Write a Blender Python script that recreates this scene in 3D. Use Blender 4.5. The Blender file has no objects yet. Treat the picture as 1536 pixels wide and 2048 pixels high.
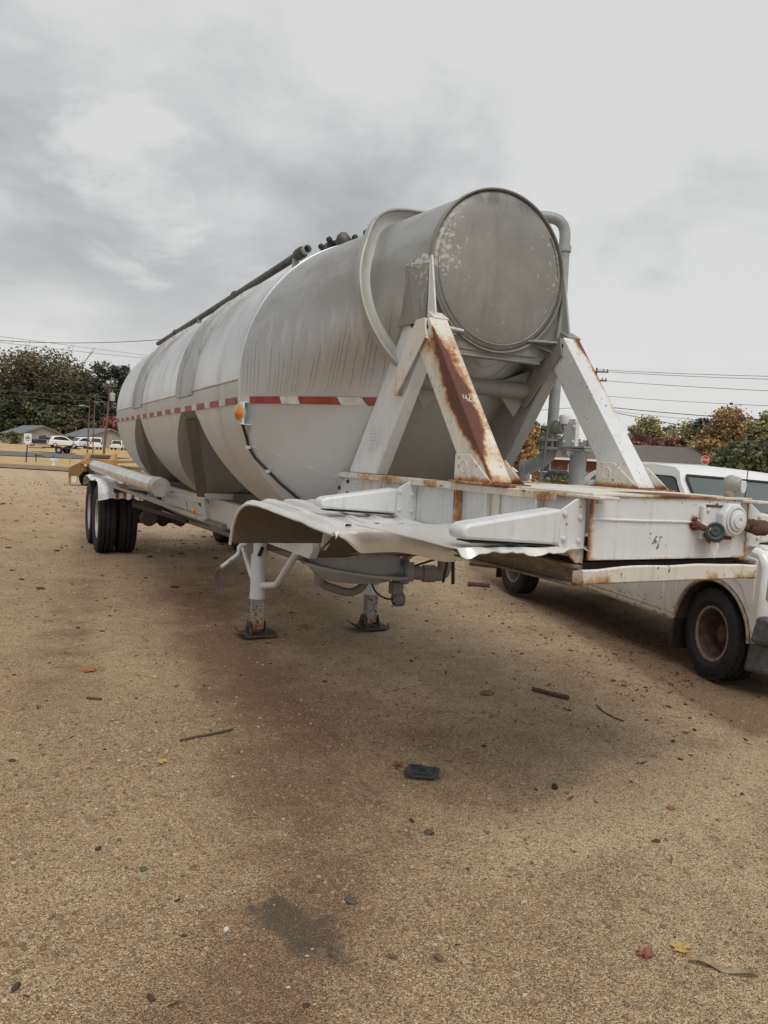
import bpy, bmesh, math, random
from mathutils import Vector as V, Matrix, Euler, noise as mnoise
from math import sin, cos, pi, radians, sqrt, atan2

scene = bpy.context.scene
col = scene.collection
random.seed(7)

# ------------------------------------------------------------------ materials
class G:
    """small helper that wires a procedural material"""
    def __init__(self, name):
        self.m = bpy.data.materials.new(name)
        self.m.use_nodes = True
        self.t = self.m.node_tree
        self.t.nodes.clear()
        self.o = self.n('ShaderNodeOutputMaterial')
        self.tc = self.n('ShaderNodeTexCoord')
        self.P = self.tc.outputs['Object']
    def n(self, ty, **kw):
        nd = self.t.nodes.new(ty)
        for k, v in kw.items(): setattr(nd, k, v)
        return nd
    def put(self, sock, v):
        if isinstance(v, bpy.types.NodeSocket): self.t.links.new(v, sock)
        elif isinstance(v, (tuple, list)):
            sock.default_value = tuple(v) + (1,) if len(v) == 3 and len(sock.default_value) == 4 else tuple(v)
        else: sock.default_value = v
    def math(self, op, a, b=0.0, c=0.0, clamp=False):
        nd = self.n('ShaderNodeMath', operation=op, use_clamp=clamp)
        self.put(nd.inputs[0], a); self.put(nd.inputs[1], b); self.put(nd.inputs[2], c)
        return nd.outputs[0]
    def vmul(self, v, s):
        nd = self.n('ShaderNodeVectorMath', operation='MULTIPLY')
        self.put(nd.inputs[0], v); self.put(nd.inputs[1], s)
        return nd.outputs[0]
    def vadd(self, v, s):
        nd = self.n('ShaderNodeVectorMath', operation='ADD')
        self.put(nd.inputs[0], v); self.put(nd.inputs[1], s)
        return nd.outputs[0]
    def xyz(self, v=None):
        nd = self.n('ShaderNodeSeparateXYZ'); self.put(nd.inputs[0], v or self.P)
        return nd.outputs
    def comb(self, x, y, z):
        nd = self.n('ShaderNodeCombineXYZ')
        for i, q in enumerate((x, y, z)): self.put(nd.inputs[i], q)
        return nd.outputs[0]
    def noise(self, scale, detail=4.0, rough=.55, v=None, dist=0.0, color=False):
        nd = self.n('ShaderNodeTexNoise')
        self.put(nd.inputs['Vector'], v or self.P)
        nd.inputs['Scale'].default_value = scale; nd.inputs['Detail'].default_value = detail
        nd.inputs['Roughness'].default_value = rough; nd.inputs['Distortion'].default_value = dist
        return nd.outputs['Color' if color else 'Fac']
    def voro(self, scale, v=None, feature='F1', out='Distance', rnd=1.0):
        nd = self.n('ShaderNodeTexVoronoi', feature=feature)
        self.put(nd.inputs['Vector'], v or self.P); nd.inputs['Scale'].default_value = scale
        nd.inputs['Randomness'].default_value = rnd
        return nd.outputs[out]
    def ss(self, x, lo, hi, a=0.0, b=1.0):
        nd = self.n('ShaderNodeMapRange', interpolation_type='SMOOTHSTEP')
        self.put(nd.inputs[0], x)
        for i, q in enumerate((lo, hi, a, b)): self.put(nd.inputs[i + 1], q)
        return nd.outputs[0]
    def mix(self, f, a, b, mode='MIX'):
        nd = self.n('ShaderNodeMix', data_type='RGBA', blend_type=mode)
        self.put(nd.inputs[0], f); self.put(nd.inputs[6], a); self.put(nd.inputs[7], b)
        return nd.outputs[2]
    def ramp(self, f, stops, interp='LINEAR'):
        nd = self.n('ShaderNodeValToRGB'); nd.color_ramp.interpolation = interp
        el = nd.color_ramp.elements
        while len(el) < len(stops): el.new(.5)
        for e, (p, c) in zip(el, stops):
            e.position = p; e.color = tuple(c) + (1,) if len(c) == 3 else c
        self.put(nd.inputs[0], f)
        return nd.outputs[0]
    def attr(self, name, out='Fac'):
        nd = self.n('ShaderNodeAttribute', attribute_name=name)
        return nd.outputs[out]
    def bump(self, h, s=.3, d=.01, nrm=None):
        nd = self.n('ShaderNodeBump')
        nd.inputs['Strength'].default_value = s; nd.inputs['Distance'].default_value = d
        self.put(nd.inputs['Height'], h)
        if nrm is not None: self.put(nd.inputs['Normal'], nrm)
        return nd.outputs[0]
    def out(self, c, rough=.6, metal=0.0, nrm=None, spec=.5, coat=0.0, **kw):
        p = self.n('ShaderNodeBsdfPrincipled')
        self.put(p.inputs['Base Color'], c); self.put(p.inputs['Roughness'], rough)
        self.put(p.inputs['Metallic'], metal); p.inputs['Specular IOR Level'].default_value = spec
        p.inputs['Coat Weight'].default_value = coat
        if nrm is not None: self.put(p.inputs['Normal'], nrm)
        for k, v in kw.items(): self.put(p.inputs[k], v)
        self.t.links.new(p.outputs[0], self.o.inputs[0])
        return self.m

MATS = {}
def simple(name, c, rough=.6, metal=0.0, var=.25, scale=6.0, bump=0.0, spec=.5, coat=0.0):
    """plain material with an uneven, slightly dirty colour"""
    if name in MATS: return MATS[name]
    g = G(name)
    n = g.noise(scale, 5, .6)
    d = tuple(x * (1 - var) for x in c); l = tuple(min(1, x * (1 + var * .6)) for x in c)
    cc = g.mix(g.ss(n, .3, .7), d, l)
    nr = g.bump(g.noise(scale * 8, 4, .6), bump, .01) if bump else None
    r = g.math('ADD', rough - .08, g.math('MULTIPLY', n, .16))
    MATS[name] = g.out(cc, r, metal, nr, spec, coat)
    return MATS[name]

def painted(name, base, rust=1.0, chips=1.0, rough=.45, grime=(.30, .25, .17), grime_amt=.35, metal=0.0):
    """weathered paint: chalky variation, grime, rust blooms where the mesh says so, dark chips"""
    g = G(name)
    n1 = g.noise(2.3, 6, .6); n2 = g.noise(11, 6, .65); n3 = g.noise(45, 4, .6)
    c = g.mix(g.ss(n1, .3, .72), tuple(x * .86 for x in base), base)
    zs = g.noise(1, 5, .6, g.vmul(g.P, (26, 26, 2.2)))
    c = g.mix(g.math('MULTIPLY', g.ss(zs, .5, .78), grime_amt), c, grime)
    ra = g.attr('rust')
    k = g.math('ADD', g.math('MULTIPLY', ra, 1.1), g.math('MULTIPLY', g.math('SUBTRACT', g.math('ADD', g.math('MULTIPLY', n2, .55), g.math('MULTIPLY', n3, .45)), .5), 1.45))
    halo = g.ss(k, .20, .75); core = g.ss(k, .72, 1.05)
    c = g.mix(g.math('MULTIPLY', halo, .8 * rust), c, (.50, .33, .16))
    c = g.mix(g.math('MULTIPLY', g.ss(k, .45, .9), rust), c, (.30, .115, .035))
    c = g.mix(g.math('MULTIPLY', core, rust), c, g.mix(n3, (.075, .030, .022), (.16, .065, .045)))
    cs = g.ss(g.math('ADD', g.noise(42, 3, .55), g.math('MULTIPLY', g.attr('chip'), .085)), .735, .755)
    c = g.mix(g.math('MULTIPLY', cs, chips), c, (.055, .03, .02))
    h = g.math('SUBTRACT', g.math('MULTIPLY', n3, .35), g.math('MULTIPLY', cs, .5))
    rr = g.math('ADD', rough, g.math('MULTIPLY', halo, .35))
    return g.out(c, rr, metal, g.bump(h, .25, .006))

def tank_material():
    g = G('weathered aluminium')
    x, y, z = g.xyz()
    base = g.mix(g.ss(g.noise(1.4, 5, .6), .3, .7), (.575, .585, .59), (.69, .70, .705))
    # vertical dull wash marks
    vs = g.noise(1, 5, .6, g.vmul(g.P, (7, 7, .7)))
    base = g.mix(g.math('MULTIPLY', g.ss(vs, .45, .75), .45), base, (.40, .385, .35))
    # front cone: dull greyed metal with cloudy grime on its shoulder
    fr = g.ss(y, 2.88, 2.80)
    base = g.mix(g.math('MULTIPLY', fr, g.ss(z, 1.9, 2.3, .55, .85)), base, (.36, .36, .35))
    cloud = g.noise(2.0, 6, .65, g.vmul(g.P, (1, 1, 1.6)))
    shoulder = g.math('MULTIPLY', g.ss(z, 2.35, 2.75), fr)
    base = g.mix(g.math('MULTIPLY', g.math('MULTIPLY', g.ss(cloud, .38, .62), shoulder), .75), base, (.29, .275, .25))
    # cement run-off: thin wobbling drips below the shoulder
    wob = g.noise(2.2, 3, .5)
    zq = g.math('MAXIMUM', 0, g.math('SUBTRACT', g.math('SUBTRACT', 3.356, g.math('MULTIPLY', y, .4406)), z)); ys = g.math('SUBTRACT', y, g.math('MULTIPLY', g.math('MULTIPLY', zq, zq), 1.25))
    yy = g.math('ADD', g.math('MULTIPLY', ys, 27.0), g.math('MULTIPLY', wob, 2.4))
    cell = g.math('FLOOR', yy)
    wn = g.n('ShaderNodeTexWhiteNoise', noise_dimensions='1D'); g.put(wn.inputs['W'], cell)
    rv = wn.outputs['Value']
    wb = g.n('ShaderNodeTexWhiteNoise', noise_dimensions='1D'); g.put(wb.inputs['W'], g.math('ADD', cell, 137.3)); wn2 = wb.outputs['Value']
    fracp = g.math('ABSOLUTE', g.math('SUBTRACT', g.math('FRACT', yy), g.math('ADD', .3, g.math('MULTIPLY', rv, .4))))
    line = g.ss(fracp, .15, .05)
    top = g.math('ADD', 2.16, g.math('ADD', g.math('MULTIPLY', rv, .24), g.math('MULTIPLY', g.math('SUBTRACT', 2.8, y), .20)))
    inz = g.math('MULTIPLY', g.ss(z, top, g.math('SUBTRACT', top, .12)), g.ss(z, g.math('SUBTRACT', top, g.math('ADD', .32, g.math('MULTIPLY', rv, .5))), g.math('SUBTRACT', top, .25)))
    inz = g.math('MULTIPLY', inz, g.ss(z, 2.0, 2.03))
    dr = g.math('MULTIPLY', g.math('MULTIPLY', line, inz), g.math('MULTIPLY', fr, g.math('MULTIPLY', g.ss(wn2, .12, .4), .48)))
    pale = g.math('MULTIPLY', g.math('MULTIPLY', g.ss(g.noise(1, 4, .6, g.vmul(g.P, (14, 14, 2.5))), .46, .66), fr), g.math('MULTIPLY', g.ss(z, 2.62, 2.45), g.ss(z, 2.1, 2.3)))
    base = g.mix(g.math('MULTIPLY', pale, .6), base, (.52, .52, .50))
    base = g.mix(dr, base, (.10, .09, .075))
    # belt panel under the jacket edge and dust on the hoppers
    belt = g.math('MULTIPLY', g.ss(y, 2.86, 2.90), g.math('MULTIPLY', g.ss(z, 2.118, 2.112), g.ss(z, 1.90, 1.96)))
    base = g.mix(g.math('MULTIPLY', belt, .5), base, (.30, .285, .25))
    dust = g.math('MULTIPLY', g.ss(z, 2.25, 1.8), g.ss(g.math('ADD', g.math('MULTIPLY', g.noise(1.6, 5, .6), .5), g.math('MULTIPLY', vs, .5)), .35, .65, .45, .95))
    base = g.mix(dust, base, (.53, .54, .545))
    # soot near the stiffening rings, on the crown
    sy = g.math('MINIMUM', g.math('ABSOLUTE', g.math('SUBTRACT', y, 4.3)), g.math('ABSOLUTE', g.math('SUBTRACT', y, 7.05)))
    soot = g.math('MULTIPLY', g.math('MULTIPLY', g.ss(sy, .95, .1), g.ss(z, 2.35, 3.0)), g.ss(cloud, .3, .6))
    base = g.mix(g.math('MULTIPLY', soot, .8), base, (.17, .15, .12))
    metal = g.math('SUBTRACT', g.math('SUBTRACT', .74, g.math('MULTIPLY', fr, .18)), g.math('MULTIPLY', dust, .5))
    dn = g.bump(g.noise(1.1, 2, .5), .12, .08)
    return g.out(base, g.math('ADD', g.math('ADD', .30, g.math('MULTIPLY', dust, .15)), g.math('MULTIPLY', cloud, .24)), metal, g.bump(g.noise(60, 3, .6), .05, .003, dn))

def dome_material():
    g = G('grimy tank head')
    x, y, z = g.xyz()
    n = g.noise(3.2, 6, .65); n2 = g.noise(38, 3, .6)
    c = g.mix(g.ss(n, .3, .7), (.225, .222, .205), (.30, .296, .275))
    vs = g.noise(1, 5, .6, g.vmul(g.P, (13, 13, .9)))
    c = g.mix(g.math('MULTIPLY', g.ss(vs, .5, .75), .35), c, (.15, .14, .12))
    r = g.math('SUBTRACT', .47, g.math('MULTIPLY', x, .35))
    edge = g.math('MULTIPLY', g.ss(x, -.20, -.42), g.ss(z, 2.5, 2.75))
    edge2 = g.math('MULTIPLY', g.ss(x, .2, .4), g.math('MULTIPLY', g.ss(z, 2.5, 2.6), .55))
    spk = g.ss(g.math('ADD', n2, g.math('MULTIPLY', g.math('MAXIMUM', edge, edge2), .20)), .66, .74)
    c = g.mix(g.math('MULTIPLY', spk, .75), c, (.52, .51, .47))
    dk = g.math('MULTIPLY', g.ss(z, 3.06, 3.12), g.ss(g.noise(1, 4, .6, g.vmul(g.P, (16, 16, 5))), .42, .55))
    c = g.mix(g.math('MULTIPLY', dk, .6), c, (.11, .10, .085))
    return g.out(c, .62, .25, g.bump(n2, .12, .004))

def ground_material():
    g = G('packed gravel')
    P = g.P
    big = g.noise(.35, 4, .6); med = g.noise(1.6, 6, .65); fin = g.noise(9, 6, .7); mot = g.noise(3.2, 7, .75)
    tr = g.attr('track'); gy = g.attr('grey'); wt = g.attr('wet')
    c = g.mix(g.ss(mot, .36, .64), (0.345, 0.225, 0.127), (0.604, 0.425, 0.251))
    c = g.mix(g.ss(big, .4, .62, 0, .5), c, (0.495, 0.349, 0.210))
    pat = g.noise(.75, 9, .72)
    c = g.mix(g.ss(pat, .40, .62), g.mix(.55, c, (0.284, 0.178, 0.101)), g.mix(.45, c, (0.628, 0.461, 0.280)))
    wx = g.ss(g.math('ADD', g.xyz()[0], g.math('MULTIPLY', g.math('SUBTRACT', med, .5), 2.0)), .2, -1.6)
    c = g.mix(g.math('MULTIPLY', wx, .35), c, (0.474, 0.282, 0.140))
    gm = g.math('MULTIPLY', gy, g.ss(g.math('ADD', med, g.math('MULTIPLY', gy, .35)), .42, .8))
    c = g.mix(g.math('MULTIPLY', gm, .92), c, g.mix(g.ss(mot, .35, .65), (0.333, 0.253, 0.153), (0.497, 0.378, 0.240)))  # grey-tan packed lane, mixed in stronger to offset shade under the trailer nose
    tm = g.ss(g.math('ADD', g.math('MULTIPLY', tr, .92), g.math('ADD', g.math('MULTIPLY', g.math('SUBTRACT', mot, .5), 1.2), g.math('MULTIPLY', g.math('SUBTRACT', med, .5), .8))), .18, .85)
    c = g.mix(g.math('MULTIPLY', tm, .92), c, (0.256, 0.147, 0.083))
    pa = g.attr('pale'); pm = g.ss(g.math('ADD', g.math('MULTIPLY', pa, 1.0), g.math('MULTIPLY', g.math('SUBTRACT', mot, .5), .9)), .2, .8)
    c = g.mix(g.math('MULTIPLY', pm, .75), c, (0.696, 0.505, 0.309))
    # grains of three sizes
    va = g.n('ShaderNodeTexVoronoi'); g.put(va.inputs['Vector'], P); va.inputs['Scale'].default_value = 230
    vb = g.n('ShaderNodeTexVoronoi'); g.put(vb.inputs['Vector'], g.vadd(P, (3.1, 1.7, 0))); vb.inputs['Scale'].default_value = 95
    vc = g.n('ShaderNodeTexVoronoi'); g.put(vc.inputs['Vector'], g.vadd(P, (7.3, 2.9, 0))); vc.inputs['Scale'].default_value = 33
    ra = g.xyz(va.outputs['Color'])[0]; rb = g.xyz(vb.outputs['Color'])[0]; rc = g.xyz(vc.outputs['Color'])[0]
    c = g.mix(g.ss(ra, 0.0, .5, .85, 0), c, (0.082, 0.053, 0.032))
    lite = g.math('SUBTRACT', 1, g.math('MULTIPLY', tm, .65))
    c = g.mix(g.math('MULTIPLY', g.ss(ra, .68, 1.0, 0, .75), lite), c, (0.784, 0.667, 0.446))
    stone = g.math('MULTIPLY', g.ss(rb, .66, .74), g.ss(vb.outputs['Distance'], .46, .30))
    c = g.mix(g.math('MULTIPLY', g.math('MULTIPLY', stone, .75), lite), c, g.mix(g.xyz(vb.outputs['Color'])[1], (0.190, 0.120, 0.072), (0.784, 0.696, 0.498)))
    c = g.mix(g.math('MULTIPLY', g.ss(rc, .9, .93), g.ss(vc.outputs['Distance'], .40, .28, 0, .5)), c, g.mix(g.xyz(vc.outputs['Color'])[2], (0.106, 0.071, 0.049), (0.623, 0.475, 0.322)))
    c = g.mix(g.ss(fin, .52, .78, 0, .6), c, (0.106, 0.069, 0.043))
    wm = g.ss(g.math('ADD', wt, g.math('MULTIPLY', g.math('SUBTRACT', g.noise(9, 8, .8), .5), 1.7)), .35, .75)
    c = g.mix(g.math('MULTIPLY', wm, .8), c, g.mix(stone, (0.093, 0.073, 0.051), (0.223, 0.178, 0.122)))
    far = g.attr('far')
    c = g.mix(g.math('MULTIPLY', far, .45), c, g.mix(g.ss(g.noise(2.2, 8, .8), .38, .62), (0.533, 0.402, 0.275), (0.743, 0.578, 0.409)))
    h = g.math('ADD', g.math('MULTIPLY', g.math('SUBTRACT', 1, va.outputs['Distance']), .35), g.math('ADD', g.math('MULTIPLY', fin, 1.6), g.math('MULTIPLY', stone, .8)))
    b = g.bump(h, .9, .016, g.bump(mot, .5, .06))
    return g.out(c, g.math('SUBTRACT', .92, g.math('MULTIPLY', wm, .25)), 0, b, .3)

def leaf_material(name, stops, trans=.25):
    g = G(name)
    c = g.ramp(g.attr('tone'), stops)
    p = g.n('ShaderNodeBsdfPrincipled'); g.put(p.inputs['Base Color'], c); p.inputs['Roughness'].default_value = .7
    p.inputs['Specular IOR Level'].default_value = .2
    t = g.n('ShaderNodeBsdfTranslucent'); g.put(t.inputs['Color'], c)
    m = g.n('ShaderNodeMixShader'); m.inputs[0].default_value = trans
    g.t.links.new(p.outputs[0], m.inputs[1]); g.t.links.new(t.outputs[0], m.inputs[2]); g.t.links.new(m.outputs[0], g.o.inputs[0])
    return g.m

def striped(name, a, b, axis, per, duty=.12, rough=.8):
    """boards / courses: thin dark joints every `per` metres along an axis of the object"""
    g = G(name)
    s = g.xyz()[axis]
    f = g.math('FRACT', g.math('DIVIDE', s, per))
    ln = g.ss(f, duty, duty * .5)
    c = g.mix(g.ss(g.noise(.8, 5, .6), .3, .7), a, b)
    c = g.mix(g.math('MULTIPLY', ln, .75), c, tuple(q * .3 for q in a))
    return g.out(c, rough, 0, g.bump(g.math('SUBTRACT', 1, ln), .4, .02))

def glass(name, c=(.02, .025, .025), rough=.06):
    if name in MATS: return MATS[name]
    g = G(name)
    MATS[name] = g.out(g.mix(g.noise(2, 3), c, tuple(q * 1.4 for q in c)), rough, 0, None, .8)
    return MATS[name]

ALU = tank_material()
DOME = dome_material()
WHITE = painted('grey white trailer paint', (.69, .71, .72), 1, .8, .42)
CREAM = painted('rust stained cream paint', (.69, .665, .59), 1, .9, .5, (.36, .24, .11), .45)
STEEL = painted('faded grey steel paint', (.36, .37, .36), .8, .4, .55, (.22, .2, .15), .5)
DULL = painted('dusty grey steel', (.25, .24, .215), .6, .4, .65, (.2, .16, .1), .6)
FENDER = painted('bare dented sheet', (.82, .81, .79), .4, .15, .30, (.42, .38, .31), .35, .35)
BROWNED = painted('dirt browned steel', (.155, .13, .10), 1, .4, .75, (.10, .075, .05), .7)
UNDER = simple('oily underbody', (.050, .039, .029), .8, 0, .4, 5, .3)
RUBBER = simple('tyre rubber', (.020, .0195, .019), .8, 0, .35, 9, .25, .35)
BLACK = simple('black plastic', (.015, .015, .015), .6, 0, .3, 8)
RUSTY = simple('rusty iron', (.10, .052, .032), .85, .1, .5, 14, .4)
FOOT = simple('earthy steel foot', (.095, .075, .055), .85, .1, .45, 12, .3)
RIMW = simple('dusty white rim', (.42, .40, .37), .5, .1, .3, 7, .1)
RIMR = simple('rusty wheel rim', (.105, .062, .050), .75, .2, .5, 16, .3)
RIME = simple('pale rusty flange', (.27, .20, .175), .7, .1, .4, 20, .3)
BRIGHT = simple('clean aluminium tube', (.66, .65, .63), .33, .75, .2, 5, .05)
CAPM = simple('scuffed aluminium cap', (.40, .39, .37), .5, .5, .3, 9, .1)
PIPE = simple('grey primed pipe', (.33, .35, .345), .5, .1, .2, 5, .1)
DARKP = simple('weathered dark pipe', (.115, .108, .10), .55, .5, .4, 8, .2)
def truck_paint():
    g = G('white pickup paint'); z = g.xyz()[2]; n = g.noise(2.5, 6, .65); n2 = g.noise(24, 4, .6)
    c = g.mix(g.ss(n, .3, .7), (.70, .70, .685), (.76, .76, .75))
    d = g.math('MULTIPLY', g.ss(g.math('ADD', z, g.math('MULTIPLY', g.math('SUBTRACT', n, .5), .5)), .85, .38), .55)
    c = g.mix(d, c, (.42, .36, .27))
    c = g.mix(g.math('MULTIPLY', g.ss(g.math('ADD', n2, g.math('MULTIPLY', d, .35)), .74, .80), .7), c, (.20, .10, .05))
    return g.out(c, g.math('ADD', .22, g.math('MULTIPLY', d, .6)), 0, None, .5, .4)
TRUCK = truck_paint()
GLASS = glass('tinted window glass')
RED = simple('red reflective tape', (.30, .045, .035), .45, 0, .25, 12)
TWHITE = simple('white reflective tape', (.58, .57, .53), .45, 0, .2, 12)
AMBER = simple('amber lens', (.60, .20, .02), .2, 0, .3, 30)

# ------------------------------------------------------------------ mesh building
class MB:
    def __init__(self): self.bm = bmesh.new()
    def face(self, pts):
        return self.bm.faces.new([self.bm.verts.new(p) for p in pts])
    def box(self, c, s, rot=None):
        r = bmesh.ops.create_cube(self.bm, size=1)['verts']
        M = Matrix.Translation(c) @ (Euler(rot).to_matrix().to_4x4() if rot else Matrix()) @ Matrix.Diagonal((s[0], s[1], s[2], 1))
        bmesh.ops.transform(self.bm, matrix=M, verts=r); return self
    def bar(self, a, b, w, h, up=(0, 0, 1), w2=None, h2=None):
        a, b = V(a), V(b); t = (b - a).normalized(); u = V(up)
        s = t.cross(u).normalized(); u = s.cross(t).normalized()
        w2 = w2 or w; h2 = h2 or h
        q = []
        for p, ww, hh in ((a, w, h), (b, w2, h2)):
            q.append([self.bm.verts.new(p + s * (i * ww / 2) + u * (j * hh / 2)) for i, j in ((-1, -1), (1, -1), (1, 1), (-1, 1))])
        self.bm.faces.new(q[0][::-1]); self.bm.faces.new(q[1])
        for i in range(4): self.bm.faces.new((q[0][i], q[0][(i + 1) % 4], q[1][(i + 1) % 4], q[1][i]))
        return self
    def tube(self, pts, r, n=14, cap=True, sub=0):
        pts = [V(p) for p in pts]
        if sub:                                   # round the corners
            o = [pts[0]]
            for i in range(1, len(pts) - 1):
                a, b, c = pts[i - 1], pts[i], pts[i + 1]
                d = min(sub, (a - b).length * .49, (c - b).length * .49)
                p0 = b + (a - b).normalized() * d; p1 = b + (c - b).normalized() * d
                for k in range(6):
                    f = k / 5; o.append(p0.lerp(b, f).lerp(b.lerp(p1, f), f))
            o.append(pts[-1]); pts = o
        rs = r if isinstance(r, (list, tuple)) else [r] * len(pts)
        t = (pts[1] - pts[0]).normalized()
        nrm = t.orthogonal().normalized(); rings = []
        for i, p in enumerate(pts):
            t = (pts[min(i + 1, len(pts) - 1)] - pts[max(i - 1, 0)]).normalized()
            nrm = (nrm - t * nrm.dot(t)).normalized(); bi = t.cross(nrm)
            rings.append([self.bm.verts.new(p + (nrm * cos(2 * pi * k / n) + bi * sin(2 * pi * k / n)) * rs[i]) for k in range(n)])
        for a, b in zip(rings, rings[1:]):
            for k in range(n): self.bm.faces.new((a[k], a[(k + 1) % n], b[(k + 1) % n], b[k]))
        if cap: self.bm.faces.new(rings[0][::-1]); self.bm.faces.new(rings[-1])
        return self
    def lathe(self, prof, o, axis=(1, 0, 0), n=32, closed=False, mod=None):
        ax = V(axis).normalized(); u = ax.orthogonal().normalized(); w = ax.cross(u); o = V(o); rings = []
        for i, (r, h) in enumerate(prof):
            if r < 1e-5: rings.append([self.bm.verts.new(o + ax * h)]); continue
            rings.append([self.bm.verts.new(o + ax * h + (u * cos(2 * pi * k / n) + w * sin(2 * pi * k / n)) * (r * (mod(i, k) if mod else 1))) for k in range(n)])
        pr = list(zip(rings, rings[1:])) + ([(rings[-1], rings[0])] if closed else [])
        for a, b in pr:
            for k in range(n):
                k2 = (k + 1) % n
                if len(a) == 1 and len(b) == 1: break
                if len(a) == 1: self.bm.faces.new((a[0], b[k2], b[k]))
                elif len(b) == 1: self.bm.faces.new((a[k], a[k2], b[0]))
                else: self.bm.faces.new((a[k], a[k2], b[k2], b[k]))
        return self
    def prism(self, pts, ax, lo, hi):
        f = {'x': lambda p, h: (h, p[0], p[1]), 'y': lambda p, h: (p[0], h, p[1]), 'z': lambda p, h: (p[0], p[1], h)}[ax]
        a = [self.bm.verts.new(f(p, lo)) for p in pts]; b = [self.bm.verts.new(f(p, hi)) for p in pts]
        self.bm.faces.new(a); self.bm.faces.new(b[::-1]); n = len(pts)
        for i in range(n): self.bm.faces.new((a[i], b[i], b[(i + 1) % n], a[(i + 1) % n]))
        return self
    def slab(self, pts, t):
        t = V(t); a = [self.bm.verts.new(p) for p in pts]; b = [self.bm.verts.new(V(p) + t) for p in pts]
        self.bm.faces.new(a); self.bm.faces.new(b[::-1]); n = len(pts)
        for i in range(n): self.bm.faces.new((a[i], b[i], b[(i + 1) % n], a[(i + 1) % n]))
        return self
    def grid(self, rows, closed=False):
        vs = [[self.bm.verts.new(p) for p in r] for r in rows]
        for a, b in zip(vs, vs[1:]):
            n = len(a)
            for k in range(n if closed else n - 1): self.bm.faces.new((a[k], a[(k + 1) % n], b[(k + 1) % n], b[k]))
        return self
    def ball(self, c, r, sub=2):
        q = bmesh.ops.create_icosphere(self.bm, subdivisions=sub, radius=1)['verts']
        r = (r, r, r) if not isinstance(r, tuple) else r
        bmesh.ops.transform(self.bm, matrix=Matrix.Translation(c) @ Matrix.Diagonal((*r, 1)), verts=q); return self
    def bolts(self, pts, axis, r=.014, h=.012):
        for p in pts: self.lathe([(r, 0), (r, h * .7), (r * .6, h), (0, h)], p, axis, 8)
        return self
    def build(self, name, mat, parent=None, bevel=0.0, smooth=35, edge=None, rust=None, chip=None, thick=0.0, mats=None, keep=False, split=False):
        bm = self.bm
        if split:
            kw = dict(bevel=bevel, smooth=smooth, edge=edge, rust=rust, chip=chip, thick=thick, mats=mats, keep=keep); out = []
            seen = set()
            for v in list(bm.verts):
                if v in seen: continue
                st = [v]; isl = []; seen.add(v)
                while st:
                    q = st.pop(); isl.append(q)
                    for e in q.link_edges:
                        o = e.other_vert(q)
                        if o not in seen: seen.add(o); st.append(o)
                m = MB(); mp = {q: m.bm.verts.new(q.co) for q in isl}
                for f in {f for q in isl for f in q.link_faces}: m.bm.faces.new([mp[q] for q in f.verts])
                out.append(m.build(name, mat, parent, **kw))
            bm.free(); return out
        if edge:
            for _ in range(5):
                es = [e for e in bm.edges if e.calc_length() > edge]
                if not es: break
                bmesh.ops.subdivide_edges(bm, edges=es, cuts=1, use_grid_fill=True)
        if not keep: bmesh.ops.recalc_face_normals(bm, faces=bm.faces[:])
        for f in bm.faces: f.smooth = True
        a = radians(smooth)
        for e in bm.edges: e.smooth = (len(e.link_faces) == 2 and e.calc_face_angle(0) < a)
        me = bpy.data.meshes.new(name); bm.to_mesh(me); bm.free()
        for m in (mats or [mat]): me.materials.append(m)
        for nm, fn in (('rust', rust), ('chip', chip)):
            if fn:
                at = me.attributes.new(nm, 'FLOAT', 'POINT')
                at.data.foreach_set('value', [fn(v.co) for v in me.vertices])
        o = bpy.data.objects.new(name, me); col.objects.link(o)
        if parent: o.parent = parent
        if bevel:
            b = o.modifiers.new('bevel', 'BEVEL'); b.width = bevel; b.segments = 2; b.limit_method = 'ANGLE'; b.angle_limit = radians(40)
            b.harden_normals = False
        if thick:
            s = o.modifiers.new('solid', 'SOLIDIFY'); s.thickness = thick; s.offset = 0
        return o

def tag(o, label=None, cat=None, group=None, kind=None):
    if label: o['label'] = label
    if cat: o['category'] = cat
    if group: o['group'] = group
    if kind: o['kind'] = kind
    return o
def empty(name, loc=(0, 0, 0), rz=0.0, label=None, cat=None, group=None, parent=None):
    e = bpy.data.objects.new(name, None); col.objects.link(e)
    e.location = loc; e.rotation_euler = (0, 0, rz); e.empty_display_size = .2
    if parent: e.parent = parent
    return tag(e, label, cat, group)
def copy_tree(o, parent=None):
    c = o.copy(); col.objects.link(c)
    if parent: c.parent = parent
    for ch in list(o.children): copy_tree(ch, c)
    return c
def nz(x, y=0.0, z=0.0): return mnoise.noise(V((x, y, z)))
def sst(x, a, b):
    t = max(0, min(1, (x - a) / (b - a))); return t * t * (3 - 2 * t)
def lerp(a, b, t): return a + (b - a) * t
def interp(x, tab):
    if x <= tab[0][0]: return tab[0][1]
    for (a, fa), (b, fb) in zip(tab, tab[1:]):
        if x <= b: return lerp(fa, fb, (x - a) / (b - a))
    return tab[-1][1]

# ------------------------------------------------------------------ the bulk tank trailer (x across, y to its rear, z up)
TR = empty('tank_trailer', (0, 0, 0), 0, 'long silver dry bulk tank trailer with rusty white front frame, parked on its landing legs', 'tank trailer')

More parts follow.
